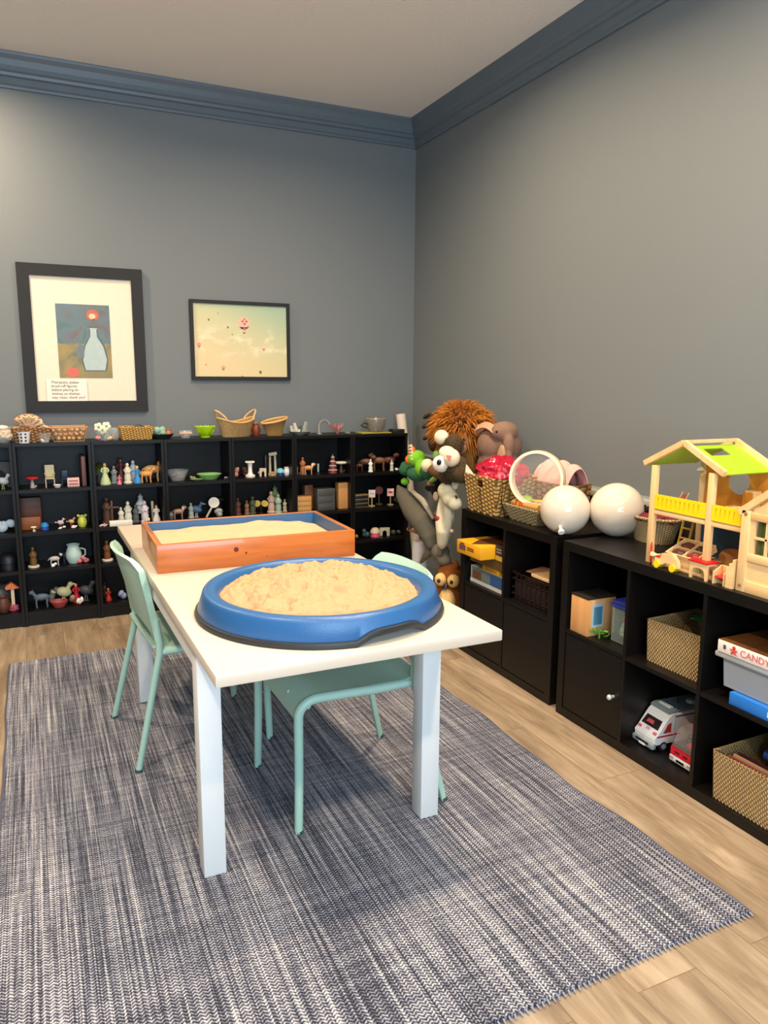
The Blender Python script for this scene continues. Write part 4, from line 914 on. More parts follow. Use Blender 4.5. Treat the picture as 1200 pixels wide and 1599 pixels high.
# lion, on the top of the stand, head bowed
c = pt(722, 668, -.30); r = px(40, c)
t = plush('plush_lion', 'plush lion with a shaggy orange-brown mane at the top of the plush pile', loc=c)
o = body(t, [((0.02, 0, 0), (r*.8, r*.85, r*.72)), ((-.02, -.02, -.14), (r*.62, r*.66, .13)), ((.0, -.09, -.20), (.05, .06, .12)), ((-.07, .06, -.20), (.035, .04, .07))], LIONB, .008)
obj('face', M().ball((-.060, -.085, -.070), (.062, .062, .062)), LIONF, t)
obj('muzzle', M().ball((-.085, -.130, -.100), (.036, .038, .034)), LIONF, t); obj('nose', M().ball((-.102, -.160, -.094), (.012, .012, .009)), plain('3A2018', .5), t)
for s in (-1, 1): obj('ear', M().ball((.0, -.02+s*.125-.02, -.005), (.022, .035, .034)), plain('A86C48', .9), t)
for s in (-1, 1): obj('eye', M().ball((-.095+s*.022, -.130-s*.018, -.050), .008), plain('140C08', .2), t)
m = M(); tuft(m, (0, 0, 0), r*.90, 1700, .088, .0048, lim=lambda d: d.z > -.75 and not (d.x < -.6 and d.z < -.25), seed=3, droop=.35, sc=(1, 1.02, .92))
mn = obj('mane', m, MANE, t); tag(mn, 'long shaggy orange-brown mane', kind='stuff')
# dark feathered bird or bat behind, left of the lion
c = pt(677, 665, -.22)
t = plush('plush_crow', 'dark brown plush with drooping flaps hanging left of the lion', loc=c)
DKB = fur('2A2018', '54402C')
body(t, [((0, 0, 0), (.04, .045, .08)), ((0, -.01, -.10), (.035, .04, .06))], DKB, .007)
for k, (y, z) in enumerate(((.03, .06), (.045, 0.0), (.03, -.07))): obj('flap', M().ball((-.02, y+.02, z), (.018, .040, .014), rotx(-.5)), fur('4A3C30', '6A5848'), t)
# elephant
c = pt(783, 690, -.25)
t = plush('plush_elephant', 'brown-grey plush elephant slumped behind the pink fabric basket', loc=c)
EL = fur('6E5444', '927464', 90, .4)
body(t, [((.01, .03, -.02), (.11, .135, .115)), ((.0, .02, -.13), (.10, .14, .10)), ((-.02, -.055, .055), (.075, .065, .055)), ((-.03, -.115, -.01), (.030, .030, .06)), ((-.04, -.125, -.09), (.026, .028, .06))], EL, .008)
obj('ear', M().ball((-.085, -.130, -.085), (.014, .036, .085), rotx(.12)), fur('9A7A60', 'B89878', 90, .3), t)
obj('ear', M().shell(lambda s, v: (-.09+.02*s, .11-.17*v, .045+.025*math.sin(v*3)+.03*s), 6, 14, .014), fur('A88468', 'C4A084', 90, .3), t)
obj('eye', M().ball((-.085, -.085, .06), .006), plain('140C08', .2), t)
# crocodile
c = pt(655, 722, -.44)
t = plush('plush_crocodile', 'green plush crocodile puppet with a gaping orange mouth and white teeth', 'puppet', c)
GL1 = fur('5CA81C', '8CC83C', 120, .4); GL2 = fur('1E4A30', '3C6E4C', 120, .5)
UA = px(1, c)      # metres per pixel here
def pp(dx, dy, dz=0): return vo(dz, pt(655+dx, 722+dy, -.44))-c
body(t, [(pp(-4, -6, 0), (.055, .052, .050)), (pp(8, 10, .02), (.055, .06, .05))], GL1, .006, 'upper_jaw')
body(t, [(pp(-20, 12, -.01), (.045, .055, .036)), (pp(-3, 18, 0), (.06, .075, .045)), (pp(-22, 4, -.01), (.028, .028, .022)), (pp(16, 14, .02), (.055, .06, .05))], GL2, .006, 'lower_jaw')
obj('mouth', M().ball(pp(-14, -4, -.058), (.030, .034, .026), rotx(.5)), plain('E8642C', .8), t)
obj('mouth', M().ball(pp(-11, -14, -.055), (.022, .022, .042), rotx(.15)), plain('E8642C', .8), t)
for k in range(5): q = pp(-12+.6*k, -26+5.2*k, -.085); obj('tooth', M().cyl(q, q+Vector((-.010, .018, -.004)), .010, .002, 8), plain('F0E2C0', .7), t)
obj('foot', M().ball(pp(-22, 30, 0), (.026, .03, .022)), GL1, t); obj('fin', M().ball(pp(28, -8, .03), (.016, .045, .034), rotx(.5)), fur('7AA84C', '9CC870', 120, .3), t)
obj('fin', M().ball(pp(22, 27, .0), (.014, .045, .014), rotx(-.35)), fur('7AA84C', '9CC870', 120, .3), t)
# wolf / raccoon dog
X = -.50
c = pt(705, 727, X)
t = plush('plush_raccoon', 'dark brown plush raccoon puppet with cream face patches and cream paws', 'puppet', c)
def pq(dx, dy, dz=0): return vo(dz, pt(705+dx, 727+dy, X))-c
BR = fur('2E2418', '5E4C32', 160, .9); CR = fur('D8C8A4', 'F0E4C8', 140, .5)
body(t, [(pq(9, 5, .03), (.064, .070, .070)), (pq(16, 12, .02), (.05, .05, .05)), (pq(4, -32, .05), (.045, .05, .06)), (pq(-6, -20, .06), (.04, .05, .05)), (pq(-4, 15, .04), (.045, .05, .045))], BR, .007)
obj('face_patch', M().ball(pq(-6, -20, -.060), (.044, .044, .034), rotx(.3)), CR, t); obj('face_patch', M().ball(pq(1, -12, -.065), (.042, .044, .046)), CR, t)
obj('muzzle', M().ball(pq(-15, -3, -.120), (.048, .046, .044), rotx(-.5)), fur('E4DCCC', 'F4F0E4', 140, .4), t)
obj('nose', M().ball(pq(-19, -5, -.190), (.012, .012, .016), rotx(.3)), plain('0C0C0C', .15), t); tag(obj('tongue', M().prism([(.016, .011), (-.016, .008), (-.005, -.020)], -.005, .005, 0, .002), plain('D87864', .8), t), 'pink felt triangle'); tg = SC.collection.objects[-1]; tg.location = pq(-4, -13, -.150); tg.rotation_euler = (0, 0, 1.05)
for q, rr in ((pq(-15, -44, -.02), .046), (pq(-37, 0, -.01), .043)): obj('paw', M().ball(q, (rr*.8, rr, rr*.86)), CR, t)
obj('ear', M().prism([(-.03, -.022), (.012, .034), (.016, -.010)], -.008, .008, 0, .004), CR, t); tg = SC.collection.objects[-1]; tg.location = pq(27, 8, -.07); tg.rotation_euler = (0, 0, 1.05)
obj('arm', M().tube([pq(-15, -40, 0), pq(-5, -30, .03), pq(4, -18, .04)], [.028, .034, .04], 10), BR, t); obj('arm', M().tube([pq(-36, 2, 0.01), pq(-22, 10, .03), pq(-8, 12, .03)], [.030, .034, .04], 10), fur('5A3C1C', '7C5A34'), t)
# short fur standing off the raccoon's head
m = M(); tuft(m, pq(9, 5, .03), .066, 1200, .016, .0022, seed=5, lim=lambda d: d.x < .4, droop=.2); tuft(m, pq(14, 10, .02), .05, 500, .016, .0022, seed=6, droop=.2); tuft(m, pq(4, -32, .05), .05, 500, .016, .0022, seed=7, droop=.2); tuft(m, pq(-4, 15, .04), .045, 400, .016, .0022, seed=8, droop=.2)
tag(obj('fur_tufts', m, BR, t), kind='stuff')
# goose / goat hand puppets: cream head with long muzzle
X = -.47; c = pt(702, 775, X)
t = plush('plush_lamb', 'cream plush lamb puppet with closed dark eyes hanging below the raccoon', 'puppet', c)
def pr_(dx, dy, dz=0): return vo(dz, pt(702+dx, 775+dy, X))-c
LM = fur('C8BE9C', 'E6DCBE', 220, .7)
body(t, [(pr_(-3, -8, 0), (.05, .062, .052)), (pr_(2, 4, -.02), (.046, .056, .045)), (pr_(9, 11, -.03), (.038, .044, .036))], LM, .006, 'head')
obj('ear', M().ball(pr_(9, -20, -.01), (.012, .028, .032)), LM, t); obj('ear', M().ball(pr_(-21, 0, .01), (.012, .024, .026)), plain('D8B890', .9), t)
for q in (pr_(11, 1, -.056), pr_(-1, 9, -.070)): obj('eye', M().ball(q, (.004, .014, .007), rotx(.45)), plain('0E0C0C', .3), t)
c = pt(694, 815, X); 
t = plush('plush_sock_lamb', 'long cream plush puppet with a red mouth hanging under the lamb head', 'puppet', c)
def ps(dx, dy, dz=0): return vo(dz, pt(694+dx, 815+dy, X))-c
o = body(t, [], LM, .006, 'body', [([ps(-2, -38, .03), ps(-4, -22, .01), ps(-3, 0, 0), ps(0, 15, 0), ps(-3, 34, 0), ps(-4, 42, 0)], [.020, .026, .040, .044, .030, .012], 14), ([ps(8, -30, .03), ps(8, -10, .02), ps(4, 10, .01)], [.03, .035, .03], 12)])
obj('mouth', M().ball(ps(-9, -5, -.045), (.020, .024, .019)), plain('8E1420', .6), t)
# shark, mouse and grey plushes
X = -.46; c = pt(657, 800, X)
GS = fur('4E4A40', '6A6456', 150, .4)
t = plush('plush_shark', 'long dark grey plush shark hanging head down, left of the cream puppets', 'puppet', c)
def pu(dx, dy, dz=0): return vo(dz, pt(657+dx, 800+dy, X))-c
body(t, [], GS, .007, 'body', [([pu(-36, -42, .0), pu(-28, -28, 0), pu(-12, -4, 0), pu(6, 18, 0), pu(16, 40, .01), pu(20, 56, .02)], [.008, .044, .064, .066, .050, .034], 16), ([pu(2, -8, .03), pu(-14, 20, .01), pu(-20, 28, 0)], [.03, .02, .006], 8)])
obj('belly', M().tube([pu(-14, -34, .02), pu(4, -18, .02), pu(20, 10, .03)], [.012, .018, .008], 8), fur('A89C88', 'C0B4A0'), t)
t = plush('plush_mole', 'grey-brown plush with a drooping snout below the shark beside the paper roll', 'puppet', pt(690, 860, -.44))
c = pt(690, 860, -.44)
def pv(dx, dy, dz=0): return vo(dz, pt(690+dx, 860+dy, -.44))-c
GM = fur('5E5648', '7E7462', 150, .4)
body(t, [(pv(-2, 2, .02), (.05, .062, .05)), (pv(4, 14, .02), (.04, .045, .035)), (pv(-12, -14, .03), (.05, .05, .06))], GM, .007, 'body', [([pv(-10, -4, 0), pv(-24, 8, -.01), pv(-33, 19, -.01)], [.026, .022, .010], 10)])
obj('trunk', M().tube([pv(0, -6, -.03), pv(-3, 4, -.05), pv(-8, 8, -.045)], [.018, .016, .009], 10), GM, t)
tag(place(obj('pompom', M().ball((0, 0, 0), .011), plain('E8B8A8', .8)), pt(706, 829, -.46)), 'tiny pink pompom bead beside the cream sock puppet', 'pompom')
tag(place(obj('pompom_string', M().cyl((0, 0, 0), (0, 0, .10), .0015), plain('6A5A4A')), pt(706, 829, -.46)+Vector((0, 0, .01))), 'thin string holding the tiny pink pompom', 'string')
# spare black glove puppet between crocodile and raccoon
c = pt(680, 760, -.40)
t = plush('plush_bat', 'black felt puppet hanging between the crocodile and the lamb head', 'puppet', c)
body(t, [((0, 0, .03), (.03, .05, .05)), ((0, .06, -.02), (.018, .06, .018)), ((0.0, -.01, -.03), (.025, .04, .03))], fur('0E0E12', '1E1E24'), .007)
# owl
p = Vector((-.40, -1.275, 0)); 
t = plush('plush_owl', 'spotted brown plush owl with big cream eye rings on the floor in the corner', loc=p)
OB = fur('54260C', '9A5A24', 60, .8); OC = fur('D8A860', 'ECC888', 80, .5)
body(t, [((0, 0, .15), (.085, .088, .16)), ((0, 0, .31), (.078, .082, .075)), ((0, .05, .385), (.018, .022, .03)), ((0, -.05, .385), (.018, .022, .03))], OB, .008)
fd = Vector((-.75, -.66, 0)); sd = Vector((.66, -.75, 0))
for s in (-1, 1):
    q = fd*.070+sd*s*.036+Vector((0, 0, .305+.0*s)); e = obj('eye_ring', M().ball(q, (.034, .034, .036)), OC, t); obj('pupil', M().ball(q+fd*.032, (.010, .010, .012)), plain('241408', .3), e)
obj('beak', M().cyl(fd*.085+Vector((0, 0, .285)), fd*.105+Vector((0, 0, .255)), .013, .002, 8), plain('2A1A10', .4), t)
obj('chest_patch', M().ball(fd*.045+Vector((0, 0, .175)), (.055, .055, .085)), OC, t)
for s in (-1, 1): obj('wing', M().ball(sd*s*.085+Vector((0, 0, .18)), (.03, .03, .10)), OB, t)
# paper roll leaning in the corner
a, b = Vector((-.050, -.235, .003)), Vector((-.146, -.105, 1.145))
t = thing('paper_roll', 'tall white paper roll leaning in the corner at the end of the bookcases', 'paper roll', (0, 0, 0))
obj('roll', M().cyl(a, b, .033, .033, 28), plain('E4D6C4', .6), t); tag(obj('core', M().cyl(b, b+(b-a).normalized()*.001, .012, .012, 16), plain('6A5A4A'), t), 'dark hollow core end')
c = pt(656, 862, -.40)
t = thing('paper_roll', 'short wide white cardboard roll standing behind the plush shark', 'paper roll', (c.x, c.y, 0)); obj('roll', M().lathe([(.03, 0), (.047, 0), (.047, .40), (.044, .43), (.03, .435), (.028, .43), (.028, .0), (.03, 0)], seg=32), plain('DCD4D0', .6), t)
tag(obj('core', M().cyl((0, 0, .3), (0, 0, .301), .0285, .0285), plain('6A5A4A'), t), 'dark hollow middle')
# ------------------------------------------------------------------ small things on the bookcases
TOPZ = BH
def c_(h): return plain(h, .5)
def K(h, *parts):   # parts: (part name, mesh, material)
    return list(parts)
def k_gown(h, c, skin='E0B896', hair='5A3A20', w=.24):
    g = M().lathe([(w*h, 0), (w*h, .02*h), (w*.85*h, .2*h), (w*.5*h, .42*h), (.09*h, .60*h), (.12*h, .70*h), (.10*h, .78*h), (.04*h, .80*h), (0, .80*h)], seg=18)
    g.tube([(0, -.11*h, .74*h), (-.05*h, -.17*h, .62*h), (-.12*h, -.08*h, .55*h)], .035*h, 6).tube([(0, .11*h, .74*h), (-.05*h, .17*h, .62*h), (-.12*h, .08*h, .55*h)], .035*h, 6)
    return [('gown', g, c_(c)), ('head', M().ball((0, 0, .87*h), (.075*h, .075*h, .09*h), None, 12, 8), c_(skin)), ('hair', M().ball((.03*h, 0, .90*h), (.085*h, .09*h, .10*h), None, 12, 8), c_(hair))]
def k_statue(h, c, base=None):
    m = M().lathe([(.20*h, 0), (.20*h, .06*h), (.15*h, .1*h), (.17*h, .3*h), (.13*h, .5*h), (.16*h, .66*h), (.10*h, .78*h), (.05*h, .81*h), (0, .81*h)], seg=16).ball((-.01*h, 0, .89*h), (.08*h, .08*h, .10*h), None, 12, 8)
    m.tube([(0, -.15*h, .66*h), (-.12*h, -.06*h, .52*h), (-.15*h, .03*h, .56*h)], .045*h, 6).tube([(0, .15*h, .66*h), (-.12*h, .06*h, .50*h)], .045*h, 6)
    r = [('figure', m, c_(c))]
    if base: r.append(('base', M().lathe([(0, 0), (.26*h, 0), (.26*h, .07*h), (.19*h, .09*h), (0, .09*h)], seg=16), c_(base)))
    return r
def k_animal(h, c, mane=None, face=-1):
    l = .75*h; m = M().ball((0, 0, .55*h), (.16*h, .38*h, .19*h), None, 12, 8).ball((0, face*.45*h, .82*h), (.10*h, .15*h, .12*h), None, 10, 8).tube([(0, face*.26*h, .6*h), (0, face*.42*h, .82*h)], .09*h, 8)
    for y in (-.26, .24):
        for x in (-.09, .09): m.tube([(x*h, y*h, .5*h), (x*h, (y+.02)*h, .25*h), (x*h, y*h, 0)], [.06*h, .045*h, .04*h], 6)
    m.tube([(0, -face*.36*h, .6*h), (0, -face*.48*h, .42*h)], .025*h, 5); m.cyl((-.05*h, face*.40*h, .9*h), (-.06*h, face*.38*h, 1.0*h), .03*h, .008*h, 6).cyl((.05*h, face*.40*h, .9*h), (.06*h, face*.38*h, 1.0*h), .03*h, .008*h, 6)
    r = [('body', m, c_(c))]
    if mane: r.append(('mane', M().ball((0, face*.34*h, .76*h), (.12*h, .12*h, .17*h), None, 10, 8), c_(mane)))
    return r
def k_bird(h, c, beak='E8A030', legs=None):
    m = M().ball((0, 0, .5*h), (.18*h, .32*h, .22*h), rotx(.3), 12, 8).ball((0, -.28*h, .82*h), (.12*h,)*3, None, 10, 8).tube([(0, -.12*h, .55*h), (0, -.26*h, .80*h)], .09*h, 8).prism([(.2*h, .5*h), (.5*h, .62*h), (.48*h, .48*h)], -.03*h, .03*h, 0)
    return [('body', m, c_(c)), ('beak', M().cyl((0, -.37*h, .82*h), (0, -.54*h, .78*h), .045*h, .005*h, 8), c_(beak)), ('legs', M().cyl((0, -.03*h, 0), (0, 0, .34*h), .025*h).cyl((0, .09*h, 0), (0, .05*h, .34*h), .025*h).ball((0, .02*h, .01*h), (.09*h, .14*h, .015*h), None, 8, 6), c_(legs or beak))]
def k_pot(h, c, handle=False, ears=False, lid=None):
    m = M().lathe([(0, 0), (.26*h, 0), (.38*h, .25*h), (.40*h, .5*h), (.30*h, .78*h), (.27*h, .86*h), (.33*h, .98*h), (.28*h, .98*h), (.22*h, .86*h), (.24*h, .78*h), (.3*h, .5*h), (0, .1*h)], seg=20)
    if ears: m.ball((0, .30*h, .98*h), .12*h, None, 10, 8).ball((0, -.30*h, .98*h), .12*h, None, 10, 8)
    r = [('pot', m, c_(c))]
    if handle: r.append(('handle', M().tube([(0, -.34*h, .75*h), (0, -.56*h, .66*h), (0, -.56*h, .38*h), (0, -.36*h, .28*h)], .04*h, 6), c_(c)))
    if lid: r.append(('lid', M().lathe([(.28*h, .96*h), (.2*h, 1.06*h), (.04*h, 1.1*h), (.05*h, 1.17*h), (0, 1.2*h)], seg=16), c_(lid)))
    return r
def k_tree(h, c, trunk='5A3A20'):
    return [('foliage', M().lathe([(0, 1*h), (.10*h, .82*h), (.06*h, .80*h), (.19*h, .58*h), (.12*h, .56*h), (.28*h, .30*h), (0, .28*h)], seg=12), c_(c)), ('trunk', M().cyl((0, 0, 0), (0, 0, .4*h), .06*h), c_(trunk))]
def k_box(h, c, w=.5, d=.5, lines=None):
    m = M().box(-d*h/2, d*h/2, -w*h/2, w*h/2, 0, h, .03*h); r = [('block', m, c_(c))]
    if lines: r.append(('drawer_fronts', M().box(-d*h/2-.012*h, -d*h/2, -w*h*.44, w*h*.44, .06*h, .30*h, .01*h).box(-d*h/2-.012*h, -d*h/2, -w*h*.44, w*h*.44, .36*h, .62*h, .01*h).box(-d*h/2-.012*h, -d*h/2, -w*h*.44, w*h*.44, .68*h, .94*h, .01*h), c_(lines)))
    return r
def k_sign(h, c, post='C8B890', mark=None, rnd=False):
    p = M().cyl((0, 0, 0), (0, 0, .62*h), .04*h).cyl((0, 0, 0), (0, 0, .05*h), .2*h, .2*h)
    b = M().cyl((-.05*h, 0, .78*h), (-.02*h, 0, .78*h), .24*h, .24*h, 8) if rnd else M().box(-.05*h, -.02*h, -.2*h, .2*h, .54*h, 1.0*h, .01*h)
    r = [('post', p, c_(post)), ('sign_plate', b, c_(c))]
    if mark: r.append(('sign_mark', M().box(-.056*h, -.05*h, -.13*h, .13*h, .72*h, .84*h), c_(mark)))
    return r
def k_chair(h, c):
    m = M().box(-.22*h, .2*h, -.2*h, .2*h, .38*h, .44*h, .01*h).box(.16*h, .2*h, -.2*h, .2*h, .44*h, 1*h, .02*h)
    for x in (-.2, .16):
        for y in (-.2, .16): m.box(x*h, (x+.04)*h, y*h, (y+.04)*h, 0, .38*h)
    for y in (-.22, .18): m.box(-.2*h, .18*h, y*h, (y+.04)*h, .6*h, .64*h)
    return [('frame', m, c_(c))]
def k_mush(h, c, stem):
    return [('top', M().lathe([(0, .72*h), (.5*h, .80*h), (.56*h, .90*h), (.5*h, .98*h), (0, 1*h)], seg=20), c_(c)), ('stem', M().cyl((0, 0, 0), (0, 0, .75*h), .22*h, .12*h).cyl((0, -.2*h, 0), (0, -.34*h, .22*h), .06*h, .10*h), c_(stem))]
def k_dome(h, c, base='2A2A30'):
    return [('dome', M().lathe([(0, h), (.3*h, .92*h), (.48*h, .7*h), (.52*h, .42*h), (.5*h, .4*h), (0, .4*h)], seg=20), c_(c)), ('base', M().lathe([(0, .42*h), (.46*h, .4*h), (.5*h, .1*h), (.5*h, 0), (0, 0)], seg=20), c_(base))]
def k_column(h, c):
    return [('column', M().box(-.28*h, .28*h, -.28*h, .28*h, .92*h, h, .01*h).lathe([(.24*h, .92*h), (.15*h, .8*h), (.13*h, .5*h), (.14*h, .3*h), (.2*h, .16*h), (.3*h, .14*h), (.32*h, .05*h), (.3*h, 0), (0, 0)], seg=16), c_(c))]
def k_arch(h, c, w=.8):
    return [('arch', M().prism([(-w*h/2, 0), (-w*h/2, h), (w*h/2, h), (w*h/2, 0), (w*h*.22, 0), (w*h*.2, .5*h), (0, .68*h), (-w*h*.2, .5*h), (-w*h*.22, 0)], -.12*h, .12*h, 0, .015*h), c_(c))]
def k_ruin(h, c):
    return [('columns', M().cyl((0, -.13*h, 0), (0, -.11*h, .9*h), .06*h, .05*h).cyl((0, .11*h, 0), (0, .10*h, .82*h), .06*h, .05*h).box(-.09*h, .09*h, -.2*h, .16*h, .86*h, h, .02*h, rot=rotx(-.15)), c_(c)), ('rock_base', crumple(.14*h, .2*h, .16*h, 9, .3, 10), c_('A88458'))]
def k_blob(h, c, w=1.0, seed=1, n=3):
    rn = random.Random(seed); m = M()
    for i in range(n): m.ball((rn.uniform(-.12, .12)*h, rn.uniform(-.4, .4)*w*h, .3*h+rn.uniform(0, .35)*h*(i > 0)), (.2*h, rn.uniform(.2, .34)*w*h, rn.uniform(.2, .33)*h), rotx(rn.uniform(-.6, .6)), 12, 8)
    return [('body', m, c_(c))]
def k_cross(h, c): return [('cross', M().box(-.03*h, .03*h, -.04*h, .04*h, .06*h, h, .005*h).box(-.03*h, .03*h, -.3*h, .3*h, .66*h, .73*h, .005*h).box(-.12*h, .12*h, -.16*h, .16*h, 0, .07*h, .01*h), c_(c))]
def k_butterfly(h, c, b='2A2018'):
    return [('wings', M().ball((0, -.28*h, .72*h), (.02*h, .26*h, .24*h), rotx(.5), 12, 8).ball((0, .28*h, .72*h), (.02*h, .26*h, .24*h), rotx(-.5), 12, 8), c_(c)), ('stand', M().cyl((0, 0, 0), (0, 0, .9*h), .03*h).cyl((0, 0, 0), (0, 0, .04*h), .2*h), c_(b))]
def k_tri(h, c, post):   # wishing-well style post with pitched roof
    return [('roof', M().prism([(-.22*h, .78*h), (.02*h, 1.0*h), (.22*h, .86*h), (.2*h, .76*h)], -.14*h, .14*h, 0, .01*h), c_(c)), ('post', M().box(-.05*h, .05*h, -.05*h, .05*h, 0, .8*h), c_(post)), ('base', crumple(.14*h, .17*h, .12*h, 4, .3, 10, .1*h), c_('C05A6A'))]
def k_tower(h, a, b):
    m = M(); n = M()
    for i in range(4): r = (.24-.045*i)*h; z = .22*i*h; m.lathe([(0, z), (r, z), (r*.9, z+.13*h), (0, z+.13*h)], seg=14); n.lathe([(0, z+.13*h), (r*1.1, z+.13*h), (r*.5, z+.22*h), (0, z+.22*h)], seg=14)
    n.cyl((0, 0, .86*h), (0, 0, h), .02*h, .005*h); return [('tiers', m, c_(a)), ('roofs', n, c_(b))]
def k_dish(h, c, w=2.0): return [('dish', M().lathe([(0, 0), (.3*w*h, 0), (.5*w*h, .9*h), (.47*w*h, .95*h), (.28*w*h, .15*h), (0, .12*h)], seg=24, sy=1.2), c_(c))]
ROWN = ['top shelf', 'second shelf', 'third shelf', 'bottom shelf']
def put(kind, px, row, hp, label, cat, name, *a, y=-.19, g=None, rz=0, **k):
    z = TOPZ if row == 'T' else SZ[row]+.0005
    q = at(px, 800, 1, y); d = depth((q.x, y, z)); h = hp*d/FPX
    lo = at(px, 799.5-(z-CAM.z)*-FPX/d*0-0, 1, y)
    # solve x so that the projected column equals px at this height
    x = q.x
    for _ in range(6):
        v = Vector((x, y, z))-CAM; pxx = 600+FPX*v.dot(RT)/v.dot(FW); x += (px-pxx)*d/FPX
    parts = kind(h, *a, **k)
    if len(parts) == 1: o = obj(name, parts[0][1], parts[0][2])
    else:
        o = thing(name, None, None)
        for n, m, mt in parts: obj(n, m, mt, o)
    o.location = (x, y, z); o.rotation_euler = (0, 0, rz+(PI/2 if kind is k_box else math.atan2(y-CAM.y, x-CAM.x))); return tag(o, label, cat, g)
FG = 'figurines on the bookcase shelves'
put(k_bird, 6, 0, 26, 'silver-white bird figurine with a green base at the left photo edge', 'figurine', 'bird_figurine', 'C8CCD0', '9AB060')
put(k_arch, 4, 0, 40, 'dark toy arch behind the silver-white bird at the left photo edge', 'toy arch', 'toy_arch', '3A3030', y=-.10)
put(k_blob, 6, 1, 22, 'pale blue stacked toy blocks at the left photo edge', 'toy', 'toy_blocks', 'BCD0DC', 1.3, 3, 5)
put(k_dome, 14, 2, 26, 'dark navy dome on the third shelf at the left photo edge', 'toy', 'navy_dome', '0E1420', '0A0E16')
put(k_tri, 22, 3, 46, 'toy signpost with an orange pitched roof, lower left', 'toy', 'roofed_post', 'D87848', 'E8D0B0')
put(k_pot, 6, 3, 26, 'brown clay pot on the bottom shelf at the left photo edge', 'pot', 'clay_pot', '5A3228', y=-.2)
put(k_dome, 2, 3, 40, 'grey cone block behind the brown clay pot', 'toy', 'grey_cone', '4A4C48', '4A4C48', y=-.1)
# unit below the matted print
put(k_mush, 51, 0, 17, 'red-topped toy mushroom table on the top shelf', 'toy table', 'mushroom_table', 'C81C2C', 'A8A098')
put(k_chair, 79, 0, 34, 'cream toy high-backed chair on the top shelf', 'toy chair', 'toy_chair', 'C8BC94')
put(k_dish, 90, 0, 5, 'tiny white dish in front of the blue toy bed', 'dish', 'tiny_dish', 'D8D4CC', y=-.23)
put(k_chair, 102, 0, 22, 'dark blue toy bench behind the tiny white dish', 'toy chair', 'toy_bench', '2C3C58', y=-.12)
t = put(k_box, 115, 0, 14, 'small pink block with dark red lettering on the top shelf', 'block', 'lettered_block', 'E0B8AC', w=1.25, d=.4, y=-.22)
for k in range(2): obj('lettering', M().box(-.0128, -.0122, -.024, .024, .013+.018*k, .019+.018*k), plain('A84850', .5), t)
put(k_box, 131, 0, 46, 'tall thin mauve-brown book standing at the right side of the shelf', 'book', 'thin_book', '6A4440', w=.14, d=1.0, y=-.15)
put(k_box, 49, 1, 48, 'open brown wooden box standing at the back of the second shelf', 'box', 'wooden_box', '5A2C10', w=.68, d=.3, y=-.10)
put(k_box, 48, 1, 20, 'orange-brown drawer block in front of the brown wooden box', 'box', 'drawer_block', '8A4C1C', w=1.5, d=.5, y=-.16)
put(k_dome, 70, 1, 12, 'bright blue jewel dome on the second shelf', 'toy', 'jewel_dome', '2484C8', '1C50A8', y=-.2)
put(k_mush, 53, 1, 8, 'tiny white mushroom on the second shelf left of the blue dome', 'figurine', 'tiny_mushroom', 'E4DCC8', 'D8CCB4', y=-.235)
put(k_bird, 95, 1, 16, 'pink and white long-necked bird figurine on the second shelf', 'figurine', 'bird_figurine', 'D8C4CC', 'D85868', y=-.17)
put(k_bird, 112, 1, 15, 'orange and cream chick figurine left of the lime pot', 'figurine', 'chick_figurine', 'E8B070', 'D85830', y=-.15)
put(k_blob, 98, 1, 7, 'small white shells below the long-necked bird', 'shells', 'small_shells', 'D8E0D8', 1.4, 8, y=-.23)
put(k_blob, 114, 1, 7, 'small pinkish white shells below the chick', 'shells', 'small_shells', 'E0D0D0', 1.6, 9, y=-.235)
put(k_pot, 129, 1, 18, 'lime yellow pot with two round ears on the second shelf', 'pot', 'lime_pot', 'D0D858', ears=True, y=-.19)
put(k_statue, 53, 2, 32, 'brown bear figurine on a white base on the third shelf', 'figurine', 'bear_figurine', '6E5028', 'E8DCC8')
put(k_animal, 86, 2, 20, 'black and white cow figurine on the third shelf', 'figurine', 'cow_figurine', 'C8C4C4', '1A1A1C', y=-.2)
put(k_blob, 85, 2, 9, 'white pebble dog lying in front of the cow', 'figurine', 'dog_figurine', 'E4E0E0', 1.0, 14, y=-.245)
put(k_statue, 101, 2, 18, 'dark blue robed figurine left of the mint pitcher', 'figurine', 'robed_figurine', '14182A', y=-.16)
put(k_pot, 116, 2, 30, 'mint white pitcher with a handle on the third shelf', 'pitcher', 'mint_pitcher', 'C0DCD8', True, y=-.17)
put(k_blob, 129, 2, 12, 'small pink crab figurine right of the mint pitcher', 'figurine', 'crab_figurine', 'D87880', 1.5, 17, y=-.2)
put(k_animal, 66, 3, 30, 'blue-grey standing dog figurine on the bottom shelf', 'figurine', 'dog_figurine', '5C6A78', face=1)
put(k_blob, 84, 3, 34, 'grey rounded rock in the pile on the bottom shelf', 'rock', 'grey_rock', '6A6A68', .6, 21, y=-.14)
put(k_bird, 101, 3, 36, 'pale yellow-green crested bird in the bottom shelf pile', 'figurine', 'bird_figurine', 'C8C89A', 'E8E0C0', y=-.15)
put(k_dish, 93, 3, 11, 'red shallow bowl in front of the bottom shelf pile', 'bowl', 'red_bowl', '9A4040', y=-.22)
put(k_blob, 108, 3, 18, 'tan knobbly shell right of the red bowl', 'shell', 'tan_shell', '9A8468', .9, 23, y=-.18)
put(k_gown, 120, 3, 30, 'bright red hooded figurine on the bottom shelf', 'figurine', 'hooded_figurine', 'B81830', 'D8A088', 'B81830', y=-.15)
put(k_bird, 136, 3, 34, 'dark grey winged dragon figurine beside the red hooded figurine', 'figurine', 'dragon_figurine', '4A4A4E', '6A6A6A', y=-.15)
put(k_blob, 127, 3, 15, 'small white skull figurine in front of the dark dragon', 'figurine', 'skull_figurine', 'E4E4E4', .8, 27, y=-.23)
